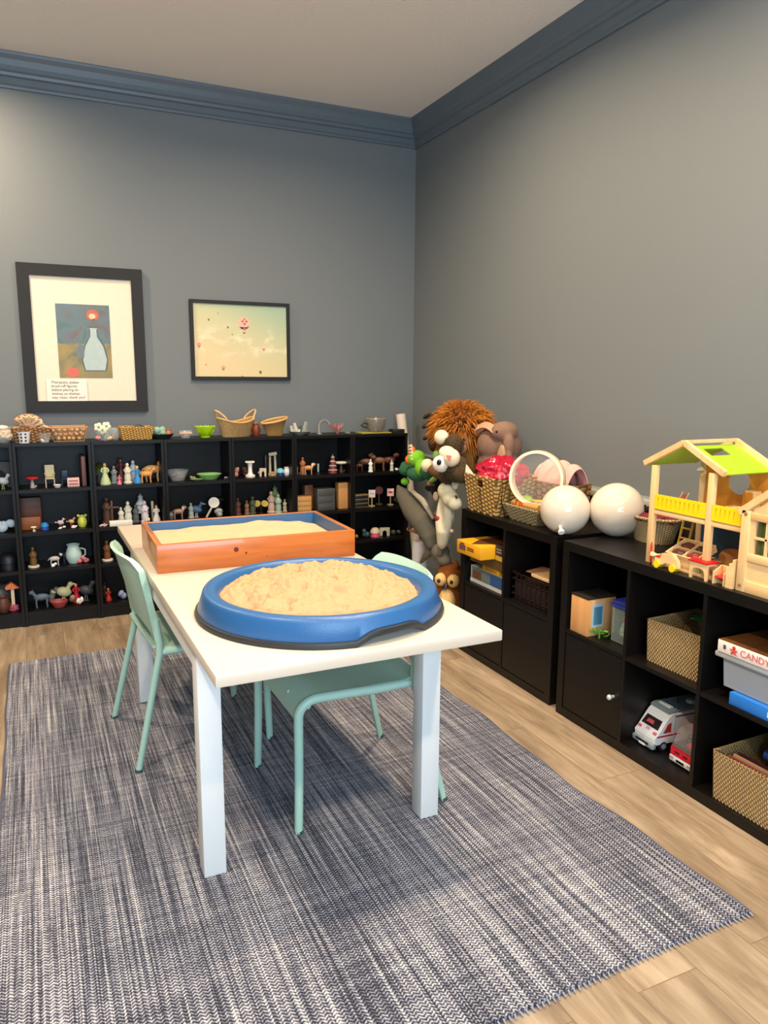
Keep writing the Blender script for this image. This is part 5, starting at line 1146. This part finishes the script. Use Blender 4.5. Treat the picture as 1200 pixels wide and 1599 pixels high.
# unit with the gowned figurines
put(k_gown, 165, 0, 34, 'princess figurine in a pale green gown on the top shelf', 'figurine', 'princess_figurine', 'C4D49C', 'C89878', '8A5A38')
put(k_dome, 157, 0, 30, 'dark olive round bush behind the princess figurine', 'toy', 'olive_bush', '3A4010', '1E2008', y=-.09)
put(k_statue, 179, 0, 28, 'grey figurine with a white head beside the princess', 'figurine', 'grey_figurine', '7A8084', y=-.17)
put(k_gown, 190, 0, 38, 'tall dark maroon gowned figurine on the top shelf', 'figurine', 'maroon_figurine', '4A1820', '6A4038', '2A1010', y=-.13)
put(k_gown, 187, 0, 15, 'small pink gowned figurine in front of the maroon one', 'figurine', 'pink_figurine', 'D87088', y=-.225)
put(k_statue, 200, 0, 32, 'cream embracing couple figurine on the top shelf', 'figurine', 'couple_figurine', 'E4DCC0', y=-.19)
put(k_statue, 209, 0, 34, 'white and blue wizard figurine behind the blue princess', 'figurine', 'wizard_figurine', 'B0C4CC', 'B89080', y=-.14)
put(k_gown, 215, 0, 27, 'princess figurine in a bright blue gown on the top shelf', 'figurine', 'princess_figurine', '3C8CCC', 'E0B890', 'E0C070', y=-.2)
put(k_animal, 229, 0, 25, 'orange tiger figurine right of the blue princess', 'figurine', 'tiger_figurine', 'E8A050', y=-.2)
put(k_animal, 238, 0, 34, 'taller tan deer figurine at the right of the top shelf', 'figurine', 'deer_figurine', 'D8A868', 'B87830', y=-.15)
put(k_statue, 168, 1, 42, 'brown carved tall vase on the second shelf', 'vase', 'carved_vase', '5A3E28', y=-.13)
put(k_cross, 176, 1, 36, 'brown wooden crucifix standing on the second shelf', 'crucifix', 'crucifix', '6E4C34', y=-.15)
put(k_blob, 161, 1, 6, 'tiny pale shell by the foot of the carved vase', 'shell', 'tiny_shell', 'E0C8C0', 2.0, 31, y=-.235)
put(k_box, 189, 1, 8, 'long white recumbent figure base under the white statues', 'figurine', 'white_plinth', 'E8E4DC', w=4.2, d=1.2, y=-.235)
put(k_statue, 190, 1, 26, 'cream kneeling angel figurine on the second shelf', 'figurine', 'angel_figurine', 'DCD8C4', y=-.17)
put(k_statue, 201, 1, 34, 'white robed statue with a blue headdress', 'figurine', 'robed_statue', 'E0E0D4', '6C88A8', y=-.16)
put(k_statue, 213, 1, 28, 'dark grey robed figurine between the white statues', 'figurine', 'grey_statue', '5C605E', y=-.16)
put(k_tree, 221, 1, 44, 'black and white feathery tree figurine on the second shelf', 'figurine', 'feather_tree', 'C8CCD4', '1A1A1E', y=-.12)
put(k_statue, 227, 1, 34, 'white and lavender robed bride figurine', 'figurine', 'bride_figurine', 'D8D0DC', y=-.18)
put(k_blob, 233, 1, 13, 'cream egg-shaped figurine beside the lavender bride', 'figurine', 'egg_figurine', 'ECD8B0', .7, 36, 2, y=-.21)
put(k_box, 239, 1, 30, 'thin pale candle behind the red-haired white figurine', 'candle', 'candle', 'B8B490', w=.13, d=.13, y=-.13)
put(k_gown, 245, 1, 26, 'red-haired figurine in a white gown beside the table corner tray', 'figurine', 'white_gown_figurine', 'F0EAE4', 'E8B8A8', '9A4030', y=-.18)
put(k_statue, 168, 2, 32, 'brown woven ornament on a white base on the third shelf', 'ornament', 'woven_ornament', '7A4A2C', 'ECE4E0')
put(k_statue, 164, 3, 24, 'dark brown little figure behind the red and cream figurine', 'figurine', 'brown_figurine', '3A2818', y=-.12)
put(k_gown, 170, 3, 20, 'red and cream seated figurine on the bottom shelf', 'figurine', 'seated_figurine', 'A82420', 'C08860', '8A5A30', y=-.2)
put(k_blob, 188, 3, 17, 'blue and white curled cat figurine beside the mint chair back', 'figurine', 'cat_figurine', '8CA0C8', .9, 37, 3, y=-.2)
# unit below the balloon print
GLB = frosted('glass_bowl_faint', hx('C8D4D4'), .22)
def bowl(px, row, wpx, hpx, label, y=-.16, cat='bowl', mat=None, name='glass_bowl', tall=.9):
    o = put(lambda h: [('bowl', M().lathe([(0, 0), (.3*wpx/hpx*h, 0), (.5*wpx/hpx*h, h), (.48*wpx/hpx*h, h), (.28*wpx/hpx*h, .06*h), (0, .06*h)], seg=32), mat or GLB)], px, row, hpx, label, cat, name, y=y); return o
bowl(278, 0, 34, 16, 'clear scalloped glass bowl of brown shells on the top shelf', y=-.17)
put(k_blob, 278, 0, 15, 'brown and mauve shells inside the scalloped glass bowl', 'shells', 'brown_shells', '7A6458', 1.3, 41, 6, y=-.17)
put(k_blob, 297, 0, 9, 'small yellow shell beside the glass bowl of brown shells', 'shell', 'yellow_shell', 'A89858', 1.0, 42, y=-.2)
put(k_blob, 305, 0, 8, 'small grey shell touching the green leaf dish', 'shell', 'grey_shell', '8A7C7C', 1.0, 43, y=-.2)
put(k_dish, 327, 0, 9, 'long pale green leaf-shaped dish on the top shelf', 'dish', 'leaf_dish', '8CC070', 3.6, y=-.18)
put(k_dish, 308, 0, 3, 'flat green leaf in front of the pale green dish', 'dish', 'flat_leaf', '6A8A58', 6, y=-.235)
put(k_blob, 352, 0, 4, 'tiny white shell at the right end of the leaf dish shelf', 'shell', 'tiny_shell', 'C8B8B8', 2.0, 44, y=-.2)
put(k_dome, 267, 1, 12, 'small grey ball left of the brown and white horse', 'toy', 'grey_ball', '6A7078', '4A5058', y=-.14)
put(k_animal, 279, 1, 22, 'brown and white horse figurine behind the wooden sand tray', 'figurine', 'horse_figurine', 'B08870', 'E0D0C4', y=-.16)
put(k_statue, 299, 1, 24, 'grey and white little statue left of the blue bird figurine', 'figurine', 'little_statue', 'A8B0A8', y=-.15)
put(k_bird, 308, 1, 26, 'blue peacock figurine on the second shelf', 'figurine', 'peacock_figurine', '4C6C90', 'B8C4C8', y=-.15)
put(k_mush, 340, 1, 27, 'black toy umbrella at the back of the second shelf', 'toy', 'toy_umbrella', '18181C', '2A2A2E', y=-.09)
put(lambda h: [('mirror_disc', M().cyl((-.02*h, 0, .72*h), (.02*h, 0, .72*h), .26*h, .26*h, 24), c_('F0ECE0')), ('handle', M().tube([(0, .1*h, .5*h), (0, .38*h, 0)], .05*h, 6), c_('D8D0C0'))], 335, 1, 32, 'white toy hand mirror standing in front of the black umbrella', 'toy mirror', 'toy_mirror', y=-.18)
put(k_blob, 342, 1, 16, 'white and grey swan figurine right of the toy hand mirror', 'figurine', 'swan_figurine', 'A0A4A0', 1.2, 47, 4, y=-.2)
# unit with the white column
put(k_blob, 369, 0, 18, 'pinkish brown clay cottage at the left of the top shelf', 'figurine', 'clay_cottage', 'B08070', .7, 51, 3, y=-.2)
put(k_blob, 377, 0, 18, 'dark red-brown boat figurine left of the white column', 'figurine', 'brown_boat', '5C3024', 1.1, 52, 3, y=-.14)
put(k_column, 391, 0, 25, 'white plaster column pedestal on the top shelf', 'column', 'plaster_column', 'F0ECE0')
put(k_blob, 407, 0, 6, 'tiny white star piece at the back of the top shelf', 'figurine', 'star_piece', 'C0C0BC', 1.3, 53, y=-.06)
put(k_arch, 411, 0, 13, 'small cream stone archway on the top shelf', 'toy arch', 'stone_archway', 'D0B89C')
put(k_box, 416, 0, 30, 'thin dark purple standing slab behind the small archway', 'block', 'dark_slab', '3C3038', w=.14, d=.1, y=-.08)
put(k_ruin, 426, 0, 36, 'tall ruined temple columns on a sandy rock', 'figurine', 'temple_ruin', 'B0A88C', y=-.16)
put(k_dome, 438, 0, 12, 'sky blue snow globe on a navy base', 'snow globe', 'snow_globe', '7CC4DC', '142C60')
put(k_pot, 448, 0, 13, 'small white curled shell cup right of the snow globe', 'figurine', 'shell_cup', 'E0E0DC', True)
for px_, h_, c1, lb in ((372, 27, '6A4038', 'brown pillar figurine at the left of the second shelf, middle bookcase'), (386, 22, '8A6848', 'tan egg-headed figurine left of the dark green one'), (395, 28, '4A5440', 'dark green soldier figurine on the second shelf'), (424, 34, 'C8A898', 'pale pink and white leaning figurine behind the wooden tray'), (445, 20, 'B0A890', 'small tan figurine at the right of the second shelf')):
    put(k_statue, px_, 1, h_, lb, 'figurine', 'small_figurine', c1, y=-.16)
put(k_butterfly, 408, 1, 21, 'yellow butterfly figurine on a dark stand', 'figurine', 'butterfly_figurine', 'D8B848', y=-.16)
put(k_tree, 430, 1, 40, 'pale green toy tree rising at the back of the second shelf', 'toy tree', 'toy_tree', '90A870', '3A3A2A', y=-.08)
put(k_statue, 435, 1, 30, 'mint green glass figurine in front of the pale green tree', 'figurine', 'glass_figurine', '9CB09A', y=-.19)
# unit with the drawer chest
put(k_statue, 473, 0, 27, 'brown and orange dancing figurine on the top shelf', 'figurine', 'dancing_figurine', 'A86838', '7A5844', y=-.17)
put(k_animal, 482, 0, 19, 'small orange and white fox figurine beside the dancer', 'figurine', 'fox_figurine', 'D89858', 'E8E0D0', y=-.2)
put(k_box, 464, 0, 12, 'tiny pale pawn at the left of the dancing figurine', 'figurine', 'pale_pawn', '8A8078', w=.2, d=.2, y=-.17)
put(k_box, 497, 0, 13, 'tiny white candle standing alone on the top shelf', 'candle', 'candle', 'C8D0C8', w=.2, d=.2, y=-.10)
put(k_tower, 520, 0, 30, 'red and silver pagoda tower figurine', 'figurine', 'pagoda_tower', '8A3030', 'B0A8A0', y=-.17)
put(k_mush, 533, 0, 17, 'white shell-shaped mushroom lamp right of the pagoda', 'figurine', 'shell_lamp', 'E8E0C4', '3A2A24', y=-.17)
put(k_box, 473, 1, 24, 'small light wooden toy chest behind the sand tray', 'toy chest', 'toy_chest', 'B88448', w=1.0, d=.7, lines='C89858', y=-.18)
put(k_box, 480, 1, 38, 'brown wooden bin behind the small light chest', 'box', 'wooden_bin', '7A4A20', w=.36, d=.5, y=-.10)
put(k_box, 506, 1, 34, 'dark grey ribbed toy drawer chest with three drawers', 'toy chest', 'drawer_chest', '4E4E4C', w=.85, d=.7, lines='464644', y=-.18)
put(k_box, 536, 1, 41, 'tall light wooden block beside the dark grey drawer chest', 'block', 'wooden_block', 'C0884C', w=.52, d=.4, y=-.18)
# corner unit
for px_, h_, c1, c2, lb, f in ((562, 16, '4A2818', '3A1C10', 'small dark brown bear figurine at the left of the corner shelf', -1), (572, 26, '6A4830', '3E2818', 'dark brown elephant figurine on the corner top shelf', -1), (592, 28, '7A5030', '5A3018', 'tan brown camel figurine in the middle of the corner shelf', 1), (607, 28, '5A2C1C', '3A1A10', 'reddish brown horse figurine at the right of the corner shelf', -1)):
    put(k_animal, px_, 0, h_, lb, 'figurine', 'animal_figurine', c1, c2, face=f, y=-.16)
put(k_statue, 579, 0, 20, 'small white goose figurine in front of the brown animals', 'figurine', 'goose_figurine', 'F0ECE4', y=-.22)
put(k_statue, 612, 0, 17, 'small white lamb figurine right of the brown animals', 'figurine', 'lamb_figurine', 'D8D4CC', y=-.21)
put(k_blob, 620, 0, 6, 'tiny white duck at the far right of the corner top shelf', 'figurine', 'duck_figurine', 'E4E4E8', 1.3, 61, y=-.24)
put(k_box, 562, 1, 20, 'tan toy house with a dark window on the corner second shelf', 'toy house', 'toy_house', '8A7050', w=1.3, d=.7, lines='1A1610', y=-.18)
put(k_sign, 581, 1, 26, 'white square road sign on a cream post', 'toy sign', 'toy_sign', 'E4D4CC', 'A89868', 'B8A8A8', y=-.19)
put(k_sign, 592, 1, 28, 'dark red octagonal road sign behind the white one', 'toy sign', 'toy_sign', '6A1C18', '5A4A30', None, True, y=-.13)
put(k_sign, 610, 1, 26, 'white road sign with a red bar, nearest the crocodile puppet', 'toy sign', 'toy_sign', 'F0D4CC', 'A0986C', 'C8282C', y=-.19)
put(k_blob, 620, 1, 12, 'dark green bush behind the red-barred sign', 'toy', 'green_bush', '1E2A18', 1.0, 64, y=-.15)
put(k_blob, 571, 2, 16, 'dark teal turtle figurine on the corner third shelf', 'figurine', 'turtle_figurine', '2E4A48', 1.0, 65, y=-.19)
put(k_dome, 586, 2, 15, 'cream domed shell figurine with a pink foot', 'figurine', 'shell_figurine', 'D8C0A0', 'D85878', y=-.19)
put(k_arch, 601, 2, 13, 'cream arched armadillo figurine right of the domed shell', 'figurine', 'armadillo_figurine', 'C8BC9C', w=1.2, y=-.19)
put(k_blob, 618, 2, 12, 'dark green-grey snail figurine by the paper roll', 'figurine', 'snail_figurine', '3A4234', 1.4, 67, y=-.18)
put(k_blob, 560, 2, 14, 'brown wooden egg peeking out right of the sand tray corner', 'toy', 'wooden_egg', 'B07848', .6, 68, 1, y=-.22)
# ------------------------------------------------------------------ on top of the bookcases
def TX(px, y, z=TOPZ):
    x = at(px, 680, 1, y).x; return Vector((x, y, z))
def basket_rect(px, wpx, h, label, mat, y=-.15, name='wicker_basket', d=.07):
    p = TX(px, y); w = wpx*depth(p)/FPX/2
    t = thing(name, label, 'basket', p, -PI/2)
    rectbasket(t, mat, w*.84, d*.8, w, d, h, .006, rimr=.004); return t, p, w
# 1 shells in a clear bowl
bowl(4, 'T', 36, 24, 'clear glass bowl of cream shells at the left photo edge', y=-.15)
for k, (dx, dz, s) in enumerate(((-6, .035, .035), (4, .05, .038), (10, .03, .03), (0, .075, .03))):
    p = TX(4+dx, -.15+.02*(k % 2)); mini('seashell', ('large', 'pale pink', 'small cream', 'topmost')[k]+' shell in the glass bowl at the left photo edge', 'shell', p+Vector((0, 0, dz)), crumple(s, s*.8, s*.6, 70+k, .35, 12), plain('E4CDB0', .5), 0, 'cream shells in the left bowl')
# 2 basket with a big shell
TRAYB = weave('coarse_brown_wicker', '8A5C34', 'C08C58', 150, 200, depth_=.005)
t, p, w = basket_rect(50, 56, .078, 'brown wicker basket topped by a big ruffled shell', TRAYB)
for k in range(5): mini('seashell', ('grey-pink', 'tan', 'beige', 'brownish', 'rosy')[k]+' shell in the basket under the big ruffled shell', 'shell', p+Vector((-.07+.035*k, .0, .07)), crumple(.026, .022, .018, 80+k, .3, 10), plain(('B89888', 'B48C60', 'C4A888', '8A6A50', 'C89C88')[k], .6))
def shellfan(s, v):
    a = -1.1+2.2*s; r = .02+.065*v; return (r*math.sin(a), .012*math.sin(a*16)*v-.01, r*math.cos(a)*.9)
t = thing('ruffled_shell', 'big ruffled peach seashell sitting on the brown wicker basket', 'shell', p+Vector((-.015, 0, .078)))
obj('lower_fan', M().shell(shellfan, 60, 8, .006), plain('D8B08C', .6), t); o = obj('upper_fan', M().shell(shellfan, 60, 8, .006), plain('E4C4A0', .6), t); o.rotation_euler = (.5, .3, .3)
tag(obj('shell_body', crumple(.05, .03, .03, 90, .35, 16, .02), plain('C89C7C', .6), t), 'knobbly centre')
t = thing('patterned_cup', 'white cup with black patterns in front of the wicker basket', 'cup', TX(37, -.235)); m = M().lathe([(0, 0), (.026, 0), (.031, .045), (.036, .062), (.033, .062), (.028, .045), (.022, .004), (0, .004)], seg=20); obj('cup_body', m, plain('E4E4E4', .4), t)
m = M(); [m.ball((.030*math.cos(a)*1.02, .030*math.sin(a)*1.02, z), .0055, None, 8, 6) for a in (3.6, 4.3, 5.0) for z in (.014, .032, .05)]; obj('black_pattern', m, plain('26262A', .4), t)
o = bowl(70, 'T', 20, 15, 'small clear glass cup with pale stones right of the patterned cup', y=-.23, name='glass_cup')
put(k_blob, 68, 'T', 7, 'white pebble inside the small clear glass cup', 'pebble', 'white_pebble', 'E8E4E0', 1.2, 92, y=-.23)
# 3 openwork basket of round stones
p = TX(107, -.15); w = 54*depth(p)/FPX/2
t = thing('wire_basket', 'openwork basket filled with round tan stones', 'basket', p)
m = M(); A = [(-w*.8, -.05, 0), (w*.8, -.05, 0), (w*.8, .05, 0), (-w*.8, .05, 0)]; B = [(-w, -.07, .078), (w, -.07, .078), (w, .07, .078), (-w, .07, .078)]
m.tube(B, .005, 8, True).tube(A, .003, 6, True)
for i in range(4):
    for k in range(9):
        a = Vector(A[i]).lerp(Vector(A[(i+1) % 4]), k/9); b = Vector(B[i]).lerp(Vector(B[(i+1) % 4]), k/9); m.cyl(a, b, .0016, .0016, 6)
obj('wire_frame', m, plain('B88C5C', .5), t)
rn = random.Random(5); n = 0
WN = ['front', 'middle', 'back']; src = None
for zi in range(3):
    for yi in range(3):
        for xi in range(6-(zi == 0)):
            k = .82+.09*zi; x = (xi+.5-(6-(zi == 0))/2)*2*w*k/6.3; y = (yi-1)*.034*k
            if src is None: src = obj('round_stone', M().ball((0, 0, 0), (.0125, .0125, .0115), None, 12, 8), plain('CFA274', .55, var=.2)); o = src
            else: o = src.copy(); SC.collection.objects.link(o)
            o.location = p+Vector((x+rn.uniform(-.002, .002), y-.006, .014+.0235*zi+rn.uniform(0, .002))); tag(o, 'round tan stone piled in the openwork basket', 'stone', 'round stones in the openwork basket')
# 4 flowers and bowls
bowl(163, 'T', 32, 16, 'clear glass bowl holding the white flower arrangement', y=-.17)
p = TX(160, -.16)
t = thing('flower_arrangement', 'white silk flowers with green stems in a clear glass bowl', 'flowers', p)
for k, (dx, dz) in enumerate(((-.02, .075), (.022, .080), (.0, .058))):
    m = M()
    for j in range(5): a = j*2*PI/5+k; m.ball((dx+.014*math.cos(a), -.02-.004, dz+.014*math.sin(a)), (.012, .005, .012), None, 10, 6)
    f = obj('flower', m, plain('ECEFD4', .6), t); obj('flower_centre', M().ball((dx, -.030, dz), .006, None, 8, 6), plain('7A9A3C', .6), f)
obj('stem', M().tube([(0, 0, .004), (-.01, -.01, .04), (-.02, -.015, .07)], .003, 6).tube([(0, 0, .004), (.012, -.01, .04), (.022, -.015, .075)], .003, 6), plain('4A7030', .6), t)
obj('twig', M().tube([(0, 0, .004), (-.01, .01, .07), (-.012, .012, .125)], .0018, 5), plain('5A5A30', .7), t)
put(k_blob, 150, 'T', 11, 'pink and cream shell left of the white flowers', 'shell', 'pink_shell', 'C87888', 1.3, 101, y=-.2)
bowl(179, 'T', 20, 18, 'round clear glass dish of tan shells right of the flowers', y=-.16)
put(k_blob, 178, 'T', 13, 'tan shells in the round clear glass dish', 'shells', 'tan_shells', 'C8A070', 1.0, 102, 4, y=-.16)
put(k_blob, 170, 'T', 9, 'small cream shell in front of the glass dish', 'shell', 'cream_shell', 'E0BC9C', 1.0, 103, 2, y=-.22)
# 5 yellow basket
t, p, w = basket_rect(212, 50, .070, 'rectangular golden split-bamboo basket on top of the bookcases', WILL2)
tag(place(obj('dark_stone', crumple(.03, .02, .016, 104, .3, 10), plain('3A3430', .5)), p+Vector((.02, 0, .066))), 'dark stones in the golden split-bamboo basket', 'stones')
# 6 coral and orange
put(k_blob, 250, 'T', 20, 'pale teal coral lump left of the orange shell', 'coral', 'teal_coral', '84A894', .9, 105, 6, y=-.17)
put(k_dish, 253, 'T', 8, 'dark shallow dish beneath the teal coral', 'dish', 'dark_dish', '1C2820', 4.0, y=-.17)
put(k_pot, 263, 'T', 14, 'glossy orange conch shell beside the teal coral', 'shell', 'orange_conch', 'C86C40', y=-.16)
put(k_blob, 242, 'T', 12, 'olive green moss ball left of the teal coral', 'moss ball', 'moss_ball', '6A7048', .8, 106, 2, y=-.14)
# 7 pinkish stones bowl
bowl(290, 'T', 22, 11, 'small clear bowl of pink stones left of the lime bowl', y=-.17)
for k, dx in enumerate((-7, -3, 1, 5, 8, -1)): mini('pink_stone', 'small peach-pink stone in the little clear bowl', 'stone', TX(290+dx, -.175+.01*(k % 2), TOPZ+.026+.007*(k == 5)), M().ball((0, 0, 0), (.011, .011, .009), None, 10, 8), plain('E8B898', .5), 0, 'pink stones in the small bowl')
# 8 lime petal bowl
p = TX(321, -.16)
def petal(m, a, s=1):
    m.T = Matrix.Rotation(a, 4, 'Z'); m.shell(lambda s_, v: (.02+.036*v**.8, (s_-.5)*.052*math.sin(min(1, .35+v)*PI*.5)*(1-.35*v**3), .006+.058*v**1.3+.006*(s_-.5)**2*4), 8, 8, .004); m.T = Matrix.Identity(4)
t = thing('petal_bowl', 'lime green petal-shaped bowl on top of the bookcases', 'bowl', p)
m = M().lathe([(0, 0), (.028, 0), (.03, .01), (0, .012)], seg=20)
for k in range(8): petal(m, k*2*PI/8)
obj('petals', m, plain('A8D414', .35), t, angle=60); tag(place(obj('dark_pebbles', crumple(.034, .034, .012, 110, .3, 12), plain('161814', .4)), p+Vector((0, 0, .048))), 'black pebbles heaped in the lime green bowl', 'pebbles')
# 9 oval basket with handles
p = TX(369, -.155); w = 66*depth(p)/FPX/2
t = thing('handled_basket', 'large oval willow basket with two looped handles, its rim dipping in the middle', 'basket', p, .32)
dip = lambda a, r, z: (.030*math.cos(a)**2*(z/.085) if z > .02 else 0)
WO = weave('oval_willow', 'B08850', 'E0C088', 330, 380, True, .004, .11)
obj('basket_body', M().lathe([(0, .002), (.72*w, 0), (.80*w, .03), (.97*w, .075), (w, .085), (.94*w, .085), (.92*w, .075), (.74*w, .03), (.68*w, .006), (0, .008)], seg=48, sy=.55, fz=dip), WO, t)
obj('rim', M().tube([(w*.98*math.cos(a), w*.54*math.sin(a), .086+.030*math.cos(a)**2) for a in [i*2*PI/48 for i in range(48)]], .0055, 8, True), plain('D8A868', .6), t)
for s in (-1, 1): obj('handle', M().tube([(s*w*(.99+.08*math.cos(a*1.96))*math.cos(a), w*.56*math.sin(a), .084+.030*math.cos(a)**2+.046*max(0, math.cos(a*1.96))**.6) for a in [-.8+1.6*k/14 for k in range(15)]], .0055, 8), plain('D8B07C', .6), t)
obj('lining', M().lathe([(0, .05), (.82*w, .06), (.90*w, .078), (.80*w, .055)], seg=32, sy=.54, fz=lambda a, r, z: .022*math.cos(a)**2*r/w), plain('C8803C', .7), t)
# 10 small dark red jar
p = TX(400, -.14); t = thing('red_jar', 'small dark red patterned jar between the two willow baskets', 'jar', p); obj('jar_body', M().lathe([(0, 0), (.022, 0), (.030, .03), (.024, .062), (.018, .068), (.018, .076), (0, .076)], seg=18), plain('7A3418', .4, var=.5), t); obj('jar_lid', M().lathe([(.02, .076), (.02, .082), (.006, .09), (0, .092)], seg=14), plain('8A7A70', .4), t)
# 11 round basket
p = TX(429, -.155); w = 40*depth(p)/FPX/2
t = thing('round_basket', 'round willow basket with its rim raised on the right side', 'basket', p)
tilt = lambda a, r, z: (.018*math.cos(a-.2)*(z/.09) if z > .02 else 0)
obj('basket_body', M().lathe([(0, .002), (.62*w, 0), (.68*w, .03), (.95*w, .085), (w*1.04, .092), (.92*w, .090), (.90*w, .084), (.62*w, .03), (.58*w, .006), (0, .008)], seg=40, sy=.8, fz=tilt), weave('round_willow', 'A87C40', 'D8AC68', 420, 300, True, .004, .07), t)
obj('rim', M().tube([(w*1.02*math.cos(a), w*.82*math.sin(a), .094+.018*math.cos(a-.2)) for a in [i*2*PI/40 for i in range(40)]], .007, 8, True), plain('DCAC6C', .6), t)
# 12 crystals dish
t = put(k_dish, 468, 'T', 6, 'clear shallow tray under the pale crystals', 'tray', 'crystal_tray', '8A8C84', 5.2, y=-.16)
for k, (dx, h_, c1) in enumerate(((-9, 14, 'C8C8BC'), (-3, 18, 'D8D4C4'), (2, 13, '4A6040'), (7, 20, '9AA098'), (-1, 9, 'E8E4D8'))):
    put(lambda h: [('crystal', M().cyl((0, 0, 0), (.08*h, .2*h, h*.8), .22*h, .16*h, 6).cyl((.08*h, .2*h, h*.8), (.1*h, .24*h, h), .16*h, .01, 6), c_(c1))], 467+dx, 'T', h_, ('pale leftmost', 'white pointed', 'dark green', 'tall grey rightmost', 'small white front')[k]+' crystal in the shallow tray', 'crystal', 'crystal', y=-.15-.03*(k == 4), rz=k)
# 13 white arch and pink coral
p = TX(506, -.15); t = thing('arched_glass', 'bent clear glass arch with a white edge beside the pink coral', 'ornament', p)
obj('arch_band', M().tube([(-.032, 0, .004), (-.032, 0, .05), (-.022, 0, .078), (0, 0, .090), (.024, 0, .082), (.038, 0, .062)], .009, 8, flat=.5), plain('B0ACA4', .3), t); obj('foot', M().box(-.045, -.02, -.02, .02, 0, .006, .002), plain('A8A49C', .3), t)
rn = random.Random(12); m = M()
for k in range(14):
    a = rn.uniform(0, 2*PI); m.tube([(0, 0, 0), (.02*math.cos(a), .014*math.sin(a), .03), (.045*math.cos(a), .025*math.sin(a), rn.uniform(.045, .07))], [.007, .006, .004], 6)
tag(place(obj('pink_coral', m, plain('A86C68', .6, var=.3)), TX(527, -.15)), 'branching dusty pink coral right of the glass arch', 'coral')
put(k_blob, 543, 'T', 5, 'tiny pale shell right of the pink coral', 'shell', 'tiny_shell', '8A8074', 1.6, 120, y=-.2)
# 14 pitcher on a yellow folder
p = TX(585, -.165)
o = tag(place(obj('yellow_folder', M().box(-.115, .10, -.06, .06, 0, .006, .001), plain('A8A03C', .5)), p, .0), 'thin yellow folder under the glass teapot', 'folder')
t = thing('glass_teapot', 'clear glass teapot with a dark handle standing on the yellow folder', 'teapot', p+Vector((.01, 0, .006)))
G2 = frosted('teapot_glass', hx('8A8478'), .38)
obj('vessel', M().lathe([(0, 0), (.045, 0), (.062, .03), (.070, .07), (.066, .088), (.063, .088), (.066, .07), (.058, .03), (.042, .004), (0, .004)], seg=32), G2, t)
obj('rim', M().tube([(.066*math.cos(a), .066*math.sin(a), .088) for a in [i*2*PI/32 for i in range(32)]], .003, 6, True), plain('C8C0A8', .25, .5), t)
obj('handle', M().tube([(-.062, -.01, .055), (-.095, -.02, .062), (-.115, -.02, .045), (-.10, -.02, .038), (-.068, -.01, .03)], .006, 8), plain('3A342E', .4), t)
obj('lid', M().lathe([(.06, .086), (.04, .094), (.012, .097), (.01, .104), (0, .106)], seg=24), G2, t)
put(k_box, 620, 'T', 5, 'small dark slab at the corner end of the bookcase top', 'block', 'dark_block', '1C1816', w=4, d=3, y=-.17)
